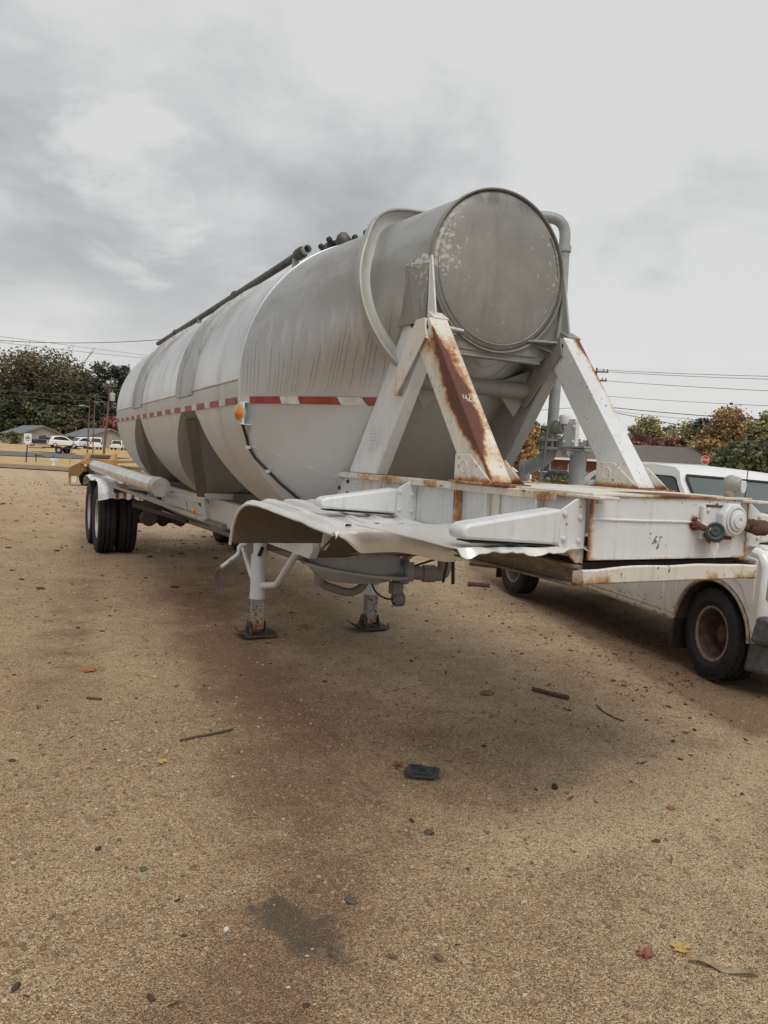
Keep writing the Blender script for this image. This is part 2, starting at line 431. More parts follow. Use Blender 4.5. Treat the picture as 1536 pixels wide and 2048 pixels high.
R0, ZC = 1.11, 2.10
def sec(y):
    if y < 1.42: return 2.73, .455
    if y < 2.85:
        t = (y - 1.42) / 1.43; return 2.73 - .63 * t, .455 + .655 * t
    if y < 9.35: return ZC, R0
    t = min(1, (y - 9.35) / .55); return ZC, max(.02, R0 * sqrt(max(0, 1 - t ** 2.3)))
BOT = [(2.9, -9), (3.35, .94), (3.45, 1.05), (4.15, 1.86), (4.28, 1.955), (4.5, 1.985), (4.68, 1.985), (4.82, 1.955), (4.95, 1.885), (6.55, .985), (6.72, .985), (7.12, 1.86), (7.22, 1.955), (7.3, 1.985), (7.42, 1.985), (7.54, 1.955), (7.66, 1.89), (9.25, 1.08), (9.36, 1.3), (9.9, 2.0)]
def tank_mesh():
    m = MB(); bm = m.bm; ys = []
    y = 1.42
    while y < 9.9: ys.append(y); y += .055 if y < 9.3 else .028
    ys += [q[0] for q in BOT[1:-1]] + [2.85, 2.8501]; ys = sorted(set(round(q, 4) for q in ys))
    rings = []; NA, NCH = 104, 22
    for y in ys:
        zc, R = sec(y); b = interp(y, BOT) if y >= 2.9 else -9
        b = max(b, zc - R + 1e-4); am = math.acos(max(-1, min(1, (b - zc) / R))) if R > .03 else 3.14
        am = min(am, pi - .004)
        r = []
        for k in range(NA + 1):
            a = -am + 2 * am * k / NA; r.append((R * sin(a), y, zc + R * cos(a)))
        xe, ze = r[-1][0], r[-1][2]
        for k in range(1, NCH): r.append((lerp(xe, -xe, k / NCH), y, ze))
        rings.append(r)
    m.grid(rings, closed=True)
    bm.verts.ensure_lookup_table(); n = NA + NCH
    bm.faces.new([bm.verts[k] for k in range(n)]); bm.faces.new([bm.verts[(len(rings) - 1) * n + k] for k in range(n)])
    return m
tank_mesh().build('tank_barrel', ALU, TR, smooth=22)

def on_tank(y, a, off=0.0):
    """a: angle from the crown, negative on the near side"""
    zc, R = sec(y); return V(((R + off) * sin(a), y, zc + (R + off) * cos(a)))
def ang_z(y, z):
    zc, R = sec(y); return math.acos(max(-1, min(1, (z - zc) / R)))

# front head with its rim
m = MB()
prof = [(0, -.040), (.16, -.037), (.30, -.027), (.40, -.012), (.435, -.002), (.452, .012), (.455, .03)]
m.lathe(prof, (0, 1.405, 2.73), (0, 1, 0), 72)
m.build('front_head', DOME, TR, smooth=60)
m = MB(); m.lathe([(.453, .006), (.456, -.004), (.463, -.004), (.465, .03), (.455, .035), (.453, .02)], (0, 1.40, 2.73), (0, 1, 0), 72, closed=True)
m.build('head_rim', DULL, TR, smooth=50)
m = MB(); arc = [(.415 * sin(a), 1.395, 2.735 - .425 * cos(a)) for a in [radians(d) for d in range(-125, 126, 5)]]
m.tube(arc, .0045, 6)
m.build('weld_bead', DOME, TR)

# bulkhead plate under the head and the cheek plates wrapped round the drum
m = MB()
m.prism([(-.47, 2.34), (-.33, 2.235), (.33, 2.235), (.47, 2.34), (.50, 2.52), (.44, 2.66), (-.44, 2.66), (-.50, 2.52)], 'y', 1.425, 1.445)
for s in (-1, 1):
    m.slab([(s * .04, 1.416, 2.285), (s * .05, 1.416, 2.36), (s * .10, 1.416, 2.38), (s * .36, 1.416, 2.38), (s * .33, 1.416, 2.29), (s * .30, 1.416, 2.27), (s * .07, 1.416, 2.262)], (0, .012, 0))
m.box((0, 1.44, 2.236), (.68, .05, .012))
m.build('bulkhead_plate', DOME, TR, .004)
def plate_rust(co): return 0
for s in (-1, 1):
    m = MB()
    o = [(s * .375, 1.43, 2.985), (s * .525, 1.53, 2.71), (s * .50, 1.50, 2.385), (s * .475, 1.415, 2.36), (s * .468, 1.405, 2.70)]
    m.slab([o[0], o[1], o[4]], (s * -.004, .012, 0)); m.slab([o[1], o[2], o[3], o[4]], (s * -.008, .01, 0))
    m.slab([(s * .375, 1.43, 2.985), (s * .525, 1.53, 2.71), (s * .54, 1.85, 2.72), (s * .42, 1.80, 3.0)], (s * -.012, 0, -.006))
    m.slab([(s * .525, 1.53, 2.71), (s * .50, 1.50, 2.385), (s * .53, 1.8, 2.38), (s * .54, 1.85, 2.72)], (s * -.012, 0, 0))
    m.build('cheek_plate', DOME, TR, split=True, bevel=.003)
    m = MB()      # tall fin and the small level gusset on each side
    m.slab([(s * .47, 1.40, 2.36), (s * .47, 1.40, 2.745), (s * .47, 1.385, 2.745), (s * .47, 1.30, 2.36)], (s * -.012, 0, 0))
    m.slab([(s * .475, 1.385, 2.36), (s * .475, 1.40, 2.74), (s * .43, 1.405, 2.36)], (0, -.012, 0))
    m.slab([(s * .46, 1.30, 2.352), (s * .46, 1.41, 2.352), (s * .22, 1.41, 2.352), (s * .25, 1.36, 2.352)], (0, 0, .012))
    m.slab([(s * .44, 1.34, 2.28), (s * .44, 1.41, 2.35), (s * .24, 1.41, 2.35)], (0, .01, 0))
    m.build('gusset', STEEL if s > 0 else WHITE, TR, split=True, bevel=.002)

# overflow collar round the cone
m = MB(); rows = []
N = 80
for (off, dy) in ((.0, .045), (.05, .04), (.078, .035), (.090, .028), (.092, -.035), (.080, -.038), (.072, -.005), (.035, .012), (.0, .005)):
    r = []
    for k in range(N + 1):
        a = radians(-142 + 284 * k / N)
        y = 1.75
        for _ in range(6):
            zc, R = sec(y); z = zc + R * cos(a); y = 1.68 + .30 * (z - 2.2) + 2.0 * max(0, z - 2.8) ** 2
        p = on_tank(y, a, off); p.y += dy; r.append(p)
    rows.append(r)
m.grid(rows); m.build('overflow_collar', painted('pale collar metal', (.42, .415, .385), .3, .1, .55, (.25, .22, .16), .6, .3), TR, smooth=35)

# stiffening rings with their lips
for yc in (4.62, 7.38):
    m = MB(); rows = []
    for (off, dy) in ((.0, -.30), (.035, -.29), (.038, -.26), (.012, -.24), (.010, .22), (.038, .25), (.036, .285), (0, .30)):
        rows.append([on_tank(yc + dy * .95, radians(-91 + 182 * k / 72), off) for k in range(73)])
    m.grid(rows); m.build('stiffening_ring', painted('grimy ring metal', (.40, .405, .40), .3, .1, .45, (.13, .115, .09), .85, .5), TR, smooth=40)
# jacket edge beads, seam, crease
m = MB()
for a0, a1 in ((2.87, 4.33), (4.92, 7.1), (7.67, 9.4)):
    for s in (-1, 1):
        m.tube([on_tank(lerp(a0, a1, k / 12), s * ang_z(3, 2.115), .004) for k in range(13)], .008, 6)
m.build('jacket_edge', BRIGHT, TR, split=True)
m = MB(); m.tube([on_tank(2.852, radians(-128 + 256 * k / 90), .001) for k in range(91)], .006, 6)
m.tube([(-1.01, 2.84, 1.655), (-.853, 2.68, 1.599), (-.677, 2.555, 1.531), (-.451, 2.45, 1.456)], .005, 6)
m.build('weld_seam', ALU, TR)

# reflective tape
def tape(y0, y1, segs, name):
    m = MB(); k = 0; y = y0; d = 1 if y1 > y0 else -1
    while (y1 - y) * d > .02:
        L = segs[k % 2]; e = y + d * min(L, abs(y1 - y)); q = []
        n = 4
        for i in range(n + 1):
            yy = lerp(y, e - d * .004, i / n)
            q.append([on_tank(yy, -ang_z(yy, z), .006) for z in (1.948, 1.994)])
        nf = len(m.bm.faces); m.grid(q)
        m.bm.faces.ensure_lookup_table()
        for f in m.bm.faces[nf:]: f.material_index = k % 2
        y = e; k += 1
    bm = m.bm; return m.build(name, None, TR, mats=[RED, TWHITE], thick=.003)
tape(2.755, 1.93, (.24, .13), 'reflective_tape'); tape(2.93, 9.35, (.29, .18), 'reflective_tape')

# amber side marker on its bracket, with the cable down the cone
lm = MB(); lm.box((-1.10, 2.80, 1.875), (.012, .10, .15)); lm.slab([(-1.10, 2.76, 1.95), (-1.10, 2.84, 1.95), (-1.0, 2.80, 1.95)], (0, 0, .006)); lm.slab([(-1.11, 2.74, 1.80), (-1.11, 2.86, 1.80), (-.98, 2.82, 1.80)], (0, 0, .006))
lamp = lm.build('marker_lamp', WHITE, TR, .002)
m = MB(); m.lathe([(.052, 0), (.055, -.012), (.05, -.02), (.034, -.024), (.026, -.036), (0, -.042)], (-1.106, 2.80, 1.88), (1, .35, 0), 24); m.build('lens', AMBER, lamp, smooth=50)
m = MB(); m.lathe([(.062, 0), (.062, -.014), (.052, -.018), (.052, 0)], (-1.105, 2.80, 1.88), (1, .35, 0), 24, closed=True); m.build('bezel', BRIGHT, lamp)
m = MB(); m.tube([(-1.09, 2.80, 1.80), (-1.05, 2.84, 1.72), (-1.03, 2.845, 1.654), (-.985, 2.835, 1.579), (-.82, 2.77, 1.411), (-.67, 2.75, 1.292), (-.6, 2.74, 1.22)], .010, 8)
m.build('lamp_cable', BLACK, TR)
m = MB()
for p in ((-1.035, 2.845, 1.648), (-.90, 2.80, 1.488)): m.box(p, (.03, .03, .02))
m.build('cable_clip', BRIGHT, TR, split=True)

# crown fittings: manhole with clamps, long top pipe on stubs
m = MB(); m.lathe([(.24, -.02), (.25, .06), (.27, .07), (.27, .09), (.2, .12), (0, .14)], (-.05, 3.35, 3.19), (0, 0, 1), 28)
hatch = m.build('manhole', DARKP, TR)
for k in range(8):
    a = k * pi / 4 + .3; c, s = cos(a), sin(a); px, py = -.05 + .27 * c, 3.35 + .27 * s
    m = MB(); m.box((px, py, 3.25), (.04, .04, .06), (0, 0, a)); m.tube([(px, py, 3.26), (px + .02 * c, py + .02 * s, 3.285)], .014, 8); m.ball((px + .02 * c, py + .02 * s, 3.285), .028, 1)
    m.build('clamp', BLACK, hatch)
m = MB(); m.tube([(-.17, 2.78, 3.225), (-.12, 3.05, 3.265), (-.06, 3.22, 3.30)], .018, 8); m.ball((-.14, 2.98, 3.30), (.03, .05, .035), 1); m.tube([(-.14, 2.9, 3.30), (-.16, 2.72, 3.30)], .010, 8)
m.ball((-.27, 3.12, 3.245), (.06, .06, .075), 2); m.ball((-.27, 3.36, 3.235), (.06, .06, .075), 2); m.tube([(-.27, 3.0, 3.19), (-.27, 3.46, 3.19)], .04, 8)
m.build('vent_valve', DARKP, TR)
m = MB(); m.tube([(-.385, 3.64, 3.275), (-.385, 4.2, 3.27), (-.385, 6.0, 3.268), (-.385, 8.0, 3.27), (-.385, 10.35, 3.275)], .033, 16)
for y in (3.72, 3.78, 5.75, 8.9): m.lathe([(.033, -.03), (.046, -.03), (.049, 0), (.046, .03), (.033, .03)], (-.385, y, 3.275 if y < 4 else 3.268), (0, 1, 0), 16)
tp = m.build('top_pipe', DARKP, TR)
m = MB(); m.lathe([(.033, 0), (.037, -.06), (.030, -.06), (.027, .01)], (-.385, 3.64, 3.275), (0, 1, 0), 20); m.build('pipe_end', PIPE, tp)
m = MB()
for y in (3.86, 5.75, 7.4, 8.9): m.tube([(-.385, y, 3.268), (-.385, y, 3.08)], .03, 10)
m.build('pipe_stub', PIPE, tp, split=True)

# riser pipe at the far front corner
m = MB(); m.tube([(.30, 2.10, 3.20), (.60, 1.95, 3.30), (.815, 1.85, 3.29), (.815, 1.84, 2.6), (.80, 1.83, 1.80)], .037, 18, sub=.12)
m.lathe([(.037, -.02), (.045, -.02), (.045, .02), (.037, .02)], (.815, 1.845, 3.09), (0, 0, 1), 18)
m.build('riser_pipe', PIPE, TR, smooth=50)
# valve manifold below the riser
m = MB()
for z in (1.80, 1.745): m.lathe([(0, -.009), (.105, -.009), (.105, .009), (0, .009)], (.83, 1.84, z), (0, 0, 1), 24)
for k in range(8):
    a = k * pi / 4; m.tube([(.83 + .09 * cos(a), 1.84 + .09 * sin(a), 1.72), (.83 + .09 * cos(a), 1.84 + .09 * sin(a), 1.825)], .009, 8)
m.lathe([(0, -.02), (.075, -.02), (.082, 0), (.075, .02), (0, .02)], (.86, 1.74, 1.77), (.5, -.85, 0), 24)
m.tube([(.80, 1.84, 1.76), (.80, 1.84, 1.70), (.75, 1.93, 1.625), (.72, 1.99, 1.61)], .048, 16, cap=False, sub=.06)
m.lathe([(.054, -.02), (.056, .02), (.045, .02), (.045, -.02)], (.715, 2.0, 1.607), (-.5, .85, -.1), 18, closed=True)
m.tube([(.80, 1.83, 1.885), (.80, 1.70, 1.89)], .044, 14)
m.build('valve_manifold', STEEL, TR, .002)
m = MB(); m.box((.80, 1.635, 1.84), (.03, .125, .165)); m.box((.83, 1.64, 1.925), (.08, .10, .03)); m.bolts([(.785, 1.59, 1.79), (.785, 1.68, 1.79), (.785, 1.68, 1.89), (.785, 1.59, 1.89)], (-1, 0, 0), .011, .012)
m.lathe([(0, -.05), (.036, -.05), (.042, .0), (.036, .012), (0, .02)], (.79, 1.69, 1.955), (0, 0, 1), 14)
m.build('valve_box', WHITE, TR, .004)
m = MB(); m.tube([(.80, 1.55, 1.73), (.80, 1.545, 1.25)], .052, 18); m.box((.8, 1.53, 1.735), (.16, .26, .012)); m.box((.8, 1.53, 1.752), (.16, .24, .012)); m.bolts([(.73, 1.43, 1.725), (.73, 1.53, 1.725), (.73, 1.63, 1.725)], (0, 0, -1), .014, .02)
m.build('pipe_column', PIPE, TR, .001)
m = MB(); m.tube([(.80, 2.14, 1.45), (.80, 2.14, 1.56), (.80, 2.14, 1.565), (.80, 2.14, 1.655)], [.045, .045, .027, .027], 14); m.lathe([(.045, 0), (.06, 0), (.06, .05), (.045, .05)], (.8, 2.14, 1.52), (0, 0, 1), 14)
m.build('relief_valve', PIPE, TR)
m = MB(); m.tube([(.78, 1.76, 1.93), (.75, 1.77, 1.93), (.735, 1.80, 1.86), (.725, 1.80, 1.66), (.70, 1.82, 1.46)], .008, 8, sub=.05)
m.build('air_line', DULL, TR)

# ---- front coupler frame
def chip_edge(co):
    if sqrt((co.x + .10) ** 2 + (co.z - 1.345) ** 2) < .028 or sqrt((co.x + .085) ** 2 * .3 + (co.z - 1.318) ** 2) < .02: return 2.6
    return 1.25 if (co.z > 1.48 or abs(co.x) > .44) else .35
def front_rust(co):
    r = 0
    r = max(r, sst(co.z, 1.485, 1.515) * (.55 + .5 * nz(co.x * 5, 1, 2)))
    r = max(r, sst(co.x, -.44, -.46) * .75, sst(co.x, .435, .46) * .8)
    r = max(r, sst(co.z, 1.275, 1.255) * (.45 + .5 * nz(co.x * 6, 7, 2)))
    d = ((co.x - .12) ** 2 + (co.z - 1.405) ** 2) ** .5
    return max(r, sst(d, .05, .02), .18)
m = MB(); m.box((0, .006, 1.385), (.924, .012, .262))
m.build('front_plate', WHITE, TR, .003, edge=.03, rust=front_rust, chip=chip_edge)
m = MB(); m.tube([(-.455, -.002, 1.421), (-.2, -.003, 1.416), (.1, -.002, 1.413)], .005, 6); m.build('weld_line', WHITE, TR)
def top_rust(co):
    a = max(0, .2 + .6 * nz(co.x * 3 + 4, co.y * 1.7, 3))
    if co.y > 2.2: a += .5
    if -.35 < co.x < .3 and co.y < .3: a += .75 * sst(abs(co.x - .08), .3, .1)
    return a
m = MB(); m.box((0, .50, 1.519), (.93, 1.02, .010)); m.build('deck_plate', CREAM, TR, .002, edge=.05, rust=top_rust)
def rail_rust(co):
    r = max(0, .06 + .55 * nz(co.y * 2.2, co.x * 3, co.z * 2)) + .35 * max(0, nz(co.y * 9, co.x * 3, co.z * 5))
    if co.z > 1.47: r += .06
    for yc, w in ((1.17, .16), (.93, .1), (1.9, .5)): r += .38 * sst(abs(co.y - yc), w, w * .3) * sst(co.z, 1.36, 1.48)
    return r
for s in (-1, 1):
    m = MB()
    X = s * .462
    m.slab([(X, .04, 1.255), (X, .04, 1.505), (X, 2.46, 1.505), (X, 2.94, 1.245), (X, 3.1, 1.10), (X, 3.1, .90), (X, 2.75, .93), (X, 2.35, 1.24)], (s * -.012, 0, 0))
    rail = m.build('side_rail', WHITE, TR, .002, edge=.06, rust=lambda c: .7 * rail_rust(c), chip=lambda c: .4)
    m = MB(); m.box((s * .455, 1.19, 1.509), (.10, 2.56, .012)); m.box((s * .503, 1.32, 1.497), (.010, 2.3, .034))
    m.build('flange', CREAM, rail, .003, edge=.05, rust=rail_rust, chip=lambda c: .9)
    m = MB()
    for y in (.95, .68, .30): m.box((s * .484, y, 1.377), (.04, .012, .236))
    m.box((s * .47, .98, 1.377), (.012, .06, .236)); m.box((s * .47, .64, 1.377), (.012, .06, .236))
    m.build('web_stiffener', CREAM, rail, split=True, bevel=.002, edge=.05, rust=lambda c: .1 + .6 * max(0, nz(c.y * 3, c.z * 8)) + (.5 if c.y > .9 else 0))
    m = MB(); m.bolts([(X + s * .001, 2.38, 1.45), (X + s * .001, 2.38, 1.37), (X + s * .001, 2.52, 1.40), (X + s * .001, 2.60, 1.33), (X + s * .001, 2.48, 1.31)], (s, 0, 0)); m.build('bolt', RUSTY, rail, split=True)
# chassis beams that carry the hoppers
for s in (-1, 1):
    m = MB(); m.prism([(2.88, .85), (2.80, .93), (3.02, 1.10), (9.0, 1.08), (11.9, 1.02), (11.9, .84), (9.0, .80)], 'x', s * .50 - .03, s * .50 + .03)
    m.build('chassis_beam', WHITE, TR, .004, edge=.3, rust=lambda c: .12)
m = MB(); m.slab([(-.47, 2.92, .85), (-.47, 2.22, 1.245), (.47, 2.22, 1.245), (.47, 2.92, .85)], (0, .012, .012)); m.build('gooseneck_plate', BROWNED, TR, .002)
for y in (5.3, 7.0, 8.7, 11.8):
    m = MB(); m.bar((-.5, y, .93), (.5, y, .93), .08, .1); m.build('cross_member', DULL, TR)
# folded straps that run down the front slope of each rear hopper to the beams
for s in (-1, 1):
    for y0, k0, ya in ((4.9, .55, 4.82), (7.6, .5, 7.52)):
        zt = 1.95 - k0 * (y0 - ya); a = V((s * 1.0, y0, zt - .02)); nn_ = V((0, -k0, -1)).normalized()
        b = V((s * .60, 5.95 + (y0 - 4.9) * 1.0, 1.03)); d = (b - a).normalized(); w = d.cross(nn_).normalized()
        m = MB(); m.slab([a + w * .045, a - w * .055, b - w * .06, b + d * .05 - w * .02, b + d * .05 + w * .03, b + w * .055], nn_ * .02)
        m.build('hopper_strap', DULL, TR, .003)

# coupler slab under the box with its bent lip
m = MB()
m.prism([(-.52, -.02), (.45, -.02), (.52, .2), (.50, 1.04), (-.50, 1.04)], 'z', 1.17, 1.182)
m.build('coupler_plate', BROWNED, TR, .002)
for s in (-1, 1):
    m = MB(); m.slab([(s * .515, -.02, 1.16), (s * .515, -.02, 1.225), (s * .50, 1.03, 1.232), (s * .50, 1.03, 1.19), (s * .50, .86, 1.15)], (s * -.012, 0, 0))
    m.bar((s * .512, 0, 1.23), (s * .498, 1.03, 1.236), .045, .012)
    m.bar((s * .525, 0, 1.16), (s * .51, .88, 1.155), .05, .010)
    m.build('coupler_side', BROWNED, TR, .002, edge=.08, rust=lambda c: .3)
m = MB(); rows = []
for k in range(25):
    x = lerp(-.545, .455, k / 24); c = .012 * sst(k, 0, 6) * sst(k, 26, 18) + .004 * nz(x * 6)
    rows.append([(x, -.01, 1.216 + c), (x, -.062, 1.228 + c), (x, -.068, 1.222 + c), (x + .01 * (k == 0) , -.066, 1.172 + c * .3 + .004 * nz(x * 9, 4)), (x, -.058, 1.170), (x, -.01, 1.172)])
m.grid(rows, closed=True); m.face([rows[0][i] for i in range(6)]); m.face([rows[-1][i] for i in range(6)])
m.build('coupler_lip', CREAM, TR, .002, smooth=30, rust=lambda c: .12 + (.55 if c.z < 1.175 else 0) + .35 * max(0, nz(c.x * 4, 3)), chip=lambda c: .9)
m = MB(); m.box((0, .09, 1.236), (.9, .012, .03)); m.box((0, .5, 1.215), (.9, .9, .05)); m.build('underframe', UNDER, TR)

# outriggers: L-brackets bolted to the corner with a tapered arm
for y in (.028, 1.42):
    for s in (-1, 1):
        m = MB()
        m.slab([(s * .463, y, 1.497), (s * .515, y, 1.497), (s * .59, y, 1.452), (s * .592, y, 1.312), (s * .54, y, 1.275), (s * .50, y, 1.24), (s * .463, y, 1.238)], (0, .012, 0))
        br = m.build('outrigger', WHITE, TR, .003, edge=.03, rust=lambda c: .1 + .5 * sst(c.z, 1.33, 1.25) * (c.y < .2) + .25 * max(0, nz(c.x * 14, c.z * 14)), chip=lambda c: .4)
        m = MB(); m.slab([(s * .586, y - .004, 1.457), (s * .588, y - .004, 1.314), (s * 1.035, y - .004, 1.338), (s * 1.045, y - .004, 1.36), (s * 1.035, y - .004, 1.386), (s * 1.01, y - .004, 1.396)], (0, .11, 0))
        m.build('arm', WHITE, br, .012)
        m = MB(); m.bolts([(s * .572, y, 1.438), (s * .495, y, 1.425), (s * .572, y, 1.338), (s * .495, y, 1.332)], (0, -1, 0), .011, .012); m.build('bolt', WHITE if y > 1 else CREAM, br, split=True)
        m = MB(); m.box((s * .80, y + .055, 1.318), (.40, .10, .006), (0, s * -.045, 0)); m.build('gasket', BLACK, br)

# catwalk fenders: flat over the front, curling down at their rear end, crumpled
FP = [(.98, 1.262), (1.3, 1.272), (1.7, 1.285), (2.1, 1.30), (2.35, 1.295), (2.55, 1.255), (2.68, 1.18), (2.75, 1.09), (2.79, .985)]
def fender_rows(s):
    prof = []
    for i in range(len(FP) - 1):
        p0, p1, p2_, p3 = FP[max(0, i - 1)], FP[i], FP[i + 1], FP[min(len(FP) - 1, i + 2)]
        for k in range(7):
            t = k / 7; prof.append([.5 * (2 * p1[d] + (-p0[d] + p2_[d]) * t + (2 * p0[d] - 5 * p1[d] + 4 * p2_[d] - p3[d]) * t * t + (-p0[d] + 3 * p1[d] - 3 * p2_[d] + p3[d]) * t ** 3) for d in (0, 1)])
    prof.append(list(FP[-1])); rows = []
    for i, (y, z) in enumerate(prof):
        r = []
        for k in range(49):
            a = lerp(.475, 1.15, k / 48); w = sst(a, .50, .62)
            rib = 0
            crown = .012 * sin(pi * (a - .475) / .675)
            dent = (.013 * (.35 - abs(nz(a * 3.4 + 3 * s + y * 1.1, y * 1.7))) + .007 * (.3 - abs(nz(a * 9 - y * 4, y * 5, 3)))) * sst(y, .95, 1.3)
            bead = .014 * sst(a, 1.12, 1.145) - .02 * sst(a, 1.14, 1.15)
            zz = z + (rib + crown + dent) * w * (1 if y < 2.5 else .4) + bead
            r.append((s * (a + .012 * nz(y * 4, 2) * (k == 48)), y + (.018 * nz(a * 5, 5) if i == 0 else 0) + dent * .5 * (y > 2.6), zz))
        rows.append(r)
    return rows
for s in (-1, 1):
    rows = fender_rows(s)
    f0 = rows[0]; lip = []
    for (dy, dz) in ((-.014, -.003), (-.024, -.016), (-.028, -.045), (-.028, -.078), (-.022, -.092)):
        lip.append([(p[0], p[1] + dy * (1 + .4 * nz(p[0] * 6)), p[2] + dz * (1.2 + .1 * nz(p[0] * 3.1, 2, s) + .45 * sst(abs(p[0]), .85, .52)) * lerp(1, .25, sst(abs(p[0]), 1.0, 1.13))) for p in f0])
    m = MB(); m.grid(lip[::-1] + rows)
    fd = m.build('catwalk_fender', FENDER, TR, smooth=28, thick=.005, rust=lambda c: .12 + .3 * max(0, nz(c.x * 5, c.y * 4)), chip=lambda c: .3)
    m = MB(); m.grid([[(p[0], p[1] - .009, p[2] - .008) for p in r[:-1]] for r in rows[2:]]); m.build('inner_face', BROWNED, fd, smooth=40)
    for c in (.58, .73, .88, 1.03):
        k = int((c - .475) / .675 * 48); m = MB(); rr_ = []
        for q in range(3, len(rows) - 14):
            p = rows[q][k]; o = .004 * nz(p[1] * 3, c)
            rr_.append([(p[0] + o + dx, p[1], p[2] + dz) for dx, dz in ((-.020, .002), (-.013, .015), (.013, .015), (.020, .002))])
        m.grid(rr_); m.build('seam_rib', FENDER, fd, smooth=30)
    m = MB(); m.tube([V(r[-1]) + V((0, 0, -.006)) for r in rows], .011, 8); m.build('rolled_hem', FENDER, fd)
    m = MB(); rows2 = []
    for j, y in enumerate((-.0, .03, .10, .3, .6, .93)):
        rows2.append([(s * lerp(.45, 1.06, k / 40), y + .012 * nz(k * .3, j), 1.304 + .006 * nz(k * .21, j * .6, 3) - (.018 + .030 * nz(k * .137, 9.3, .4) + .012 * nz(k * .41, 2.2, .7) if j == 0 else 0)) for k in range(41)])
    m.grid(rows2); m.build('torn_fender', FENDER, TR, smooth=25, thick=.004, rust=lambda c: .12 + .4 * max(0, nz(c.x * 7, c.y * 4)), chip=lambda c: .6)
m = MB(); m.bar((-.47, 1.0, 1.22), (-.455, 1.0, .985), .018, .006, (0, 1, 0)); m.bar((-.475, 1.01, 1.2), (-.51, 1.01, .995), .014, .006, (0, 1, 0))
m.build('rubber_strap', BLACK, TR, split=True)

# ---- A-frame struts
def strut_rust(co):
    t = (2.36 - co.z) / .83          # 0 at the top
    # distance from the front left arris of the near strut
    ay, az, by, bz = 1.291, 2.389, .6085, 1.531; L = sqrt((by - ay) ** 2 + (bz - az) ** 2)
    d1 = abs((co.y - ay) * (bz - az) - (co.z - az) * (by - ay)) / L; e = sqrt((co.x + .521) ** 2 + d1 * d1)
    base = sst(t, .04, .22) * sst(t, .92, .62)
    w = (.042 if co.x > -.515 else .055) * (1 + .45 * nz(co.z * 4, 3) + .55 * nz(co.z * 17 + co.y * 9, co.x * 14, 1)) * (.45 + .9 * sst(t, .12, .55) * sst(t, .98, .6))
    r = base * sst(e, w * 1.7, w * .2) * (.95 + .25 * nz(co.x * 20, co.z * 6, 4)) + .38 * sst(e, .14, .02) * sst(t, .02, .12) * sst(t, 1.0, .8)
    r = max(r, .9 * sst(e, .022, .004) * sst(t, .0, .06) * sst(t, 1.02, .92))
    r += .35 * sst(co.x, -.425, -.405) * base * (.6 + nz(co.z * 5, 8)) + .55 * sst(co.z, 1.60, 1.53)
    return r + .16 * base + .10 + .45 * max(0, nz(co.x * 12, co.y * 7, co.z * 7))
def strut_rust_r(co):
    t = (2.36 - co.z) / .83
    r = .85 * sst(co.x + .02 * nz(co.z * 9, 2), .475, .53) * sst(t, .0, .08) * sst(t, .85, .15) + 1.0 * sst(t, .16, .0) * sst(co.x, .43, .52)
    return r + .45 * sst(co.z, 1.59, 1.53) + .06 + .3 * max(0, nz(co.x * 12, co.y * 7, co.z * 7))
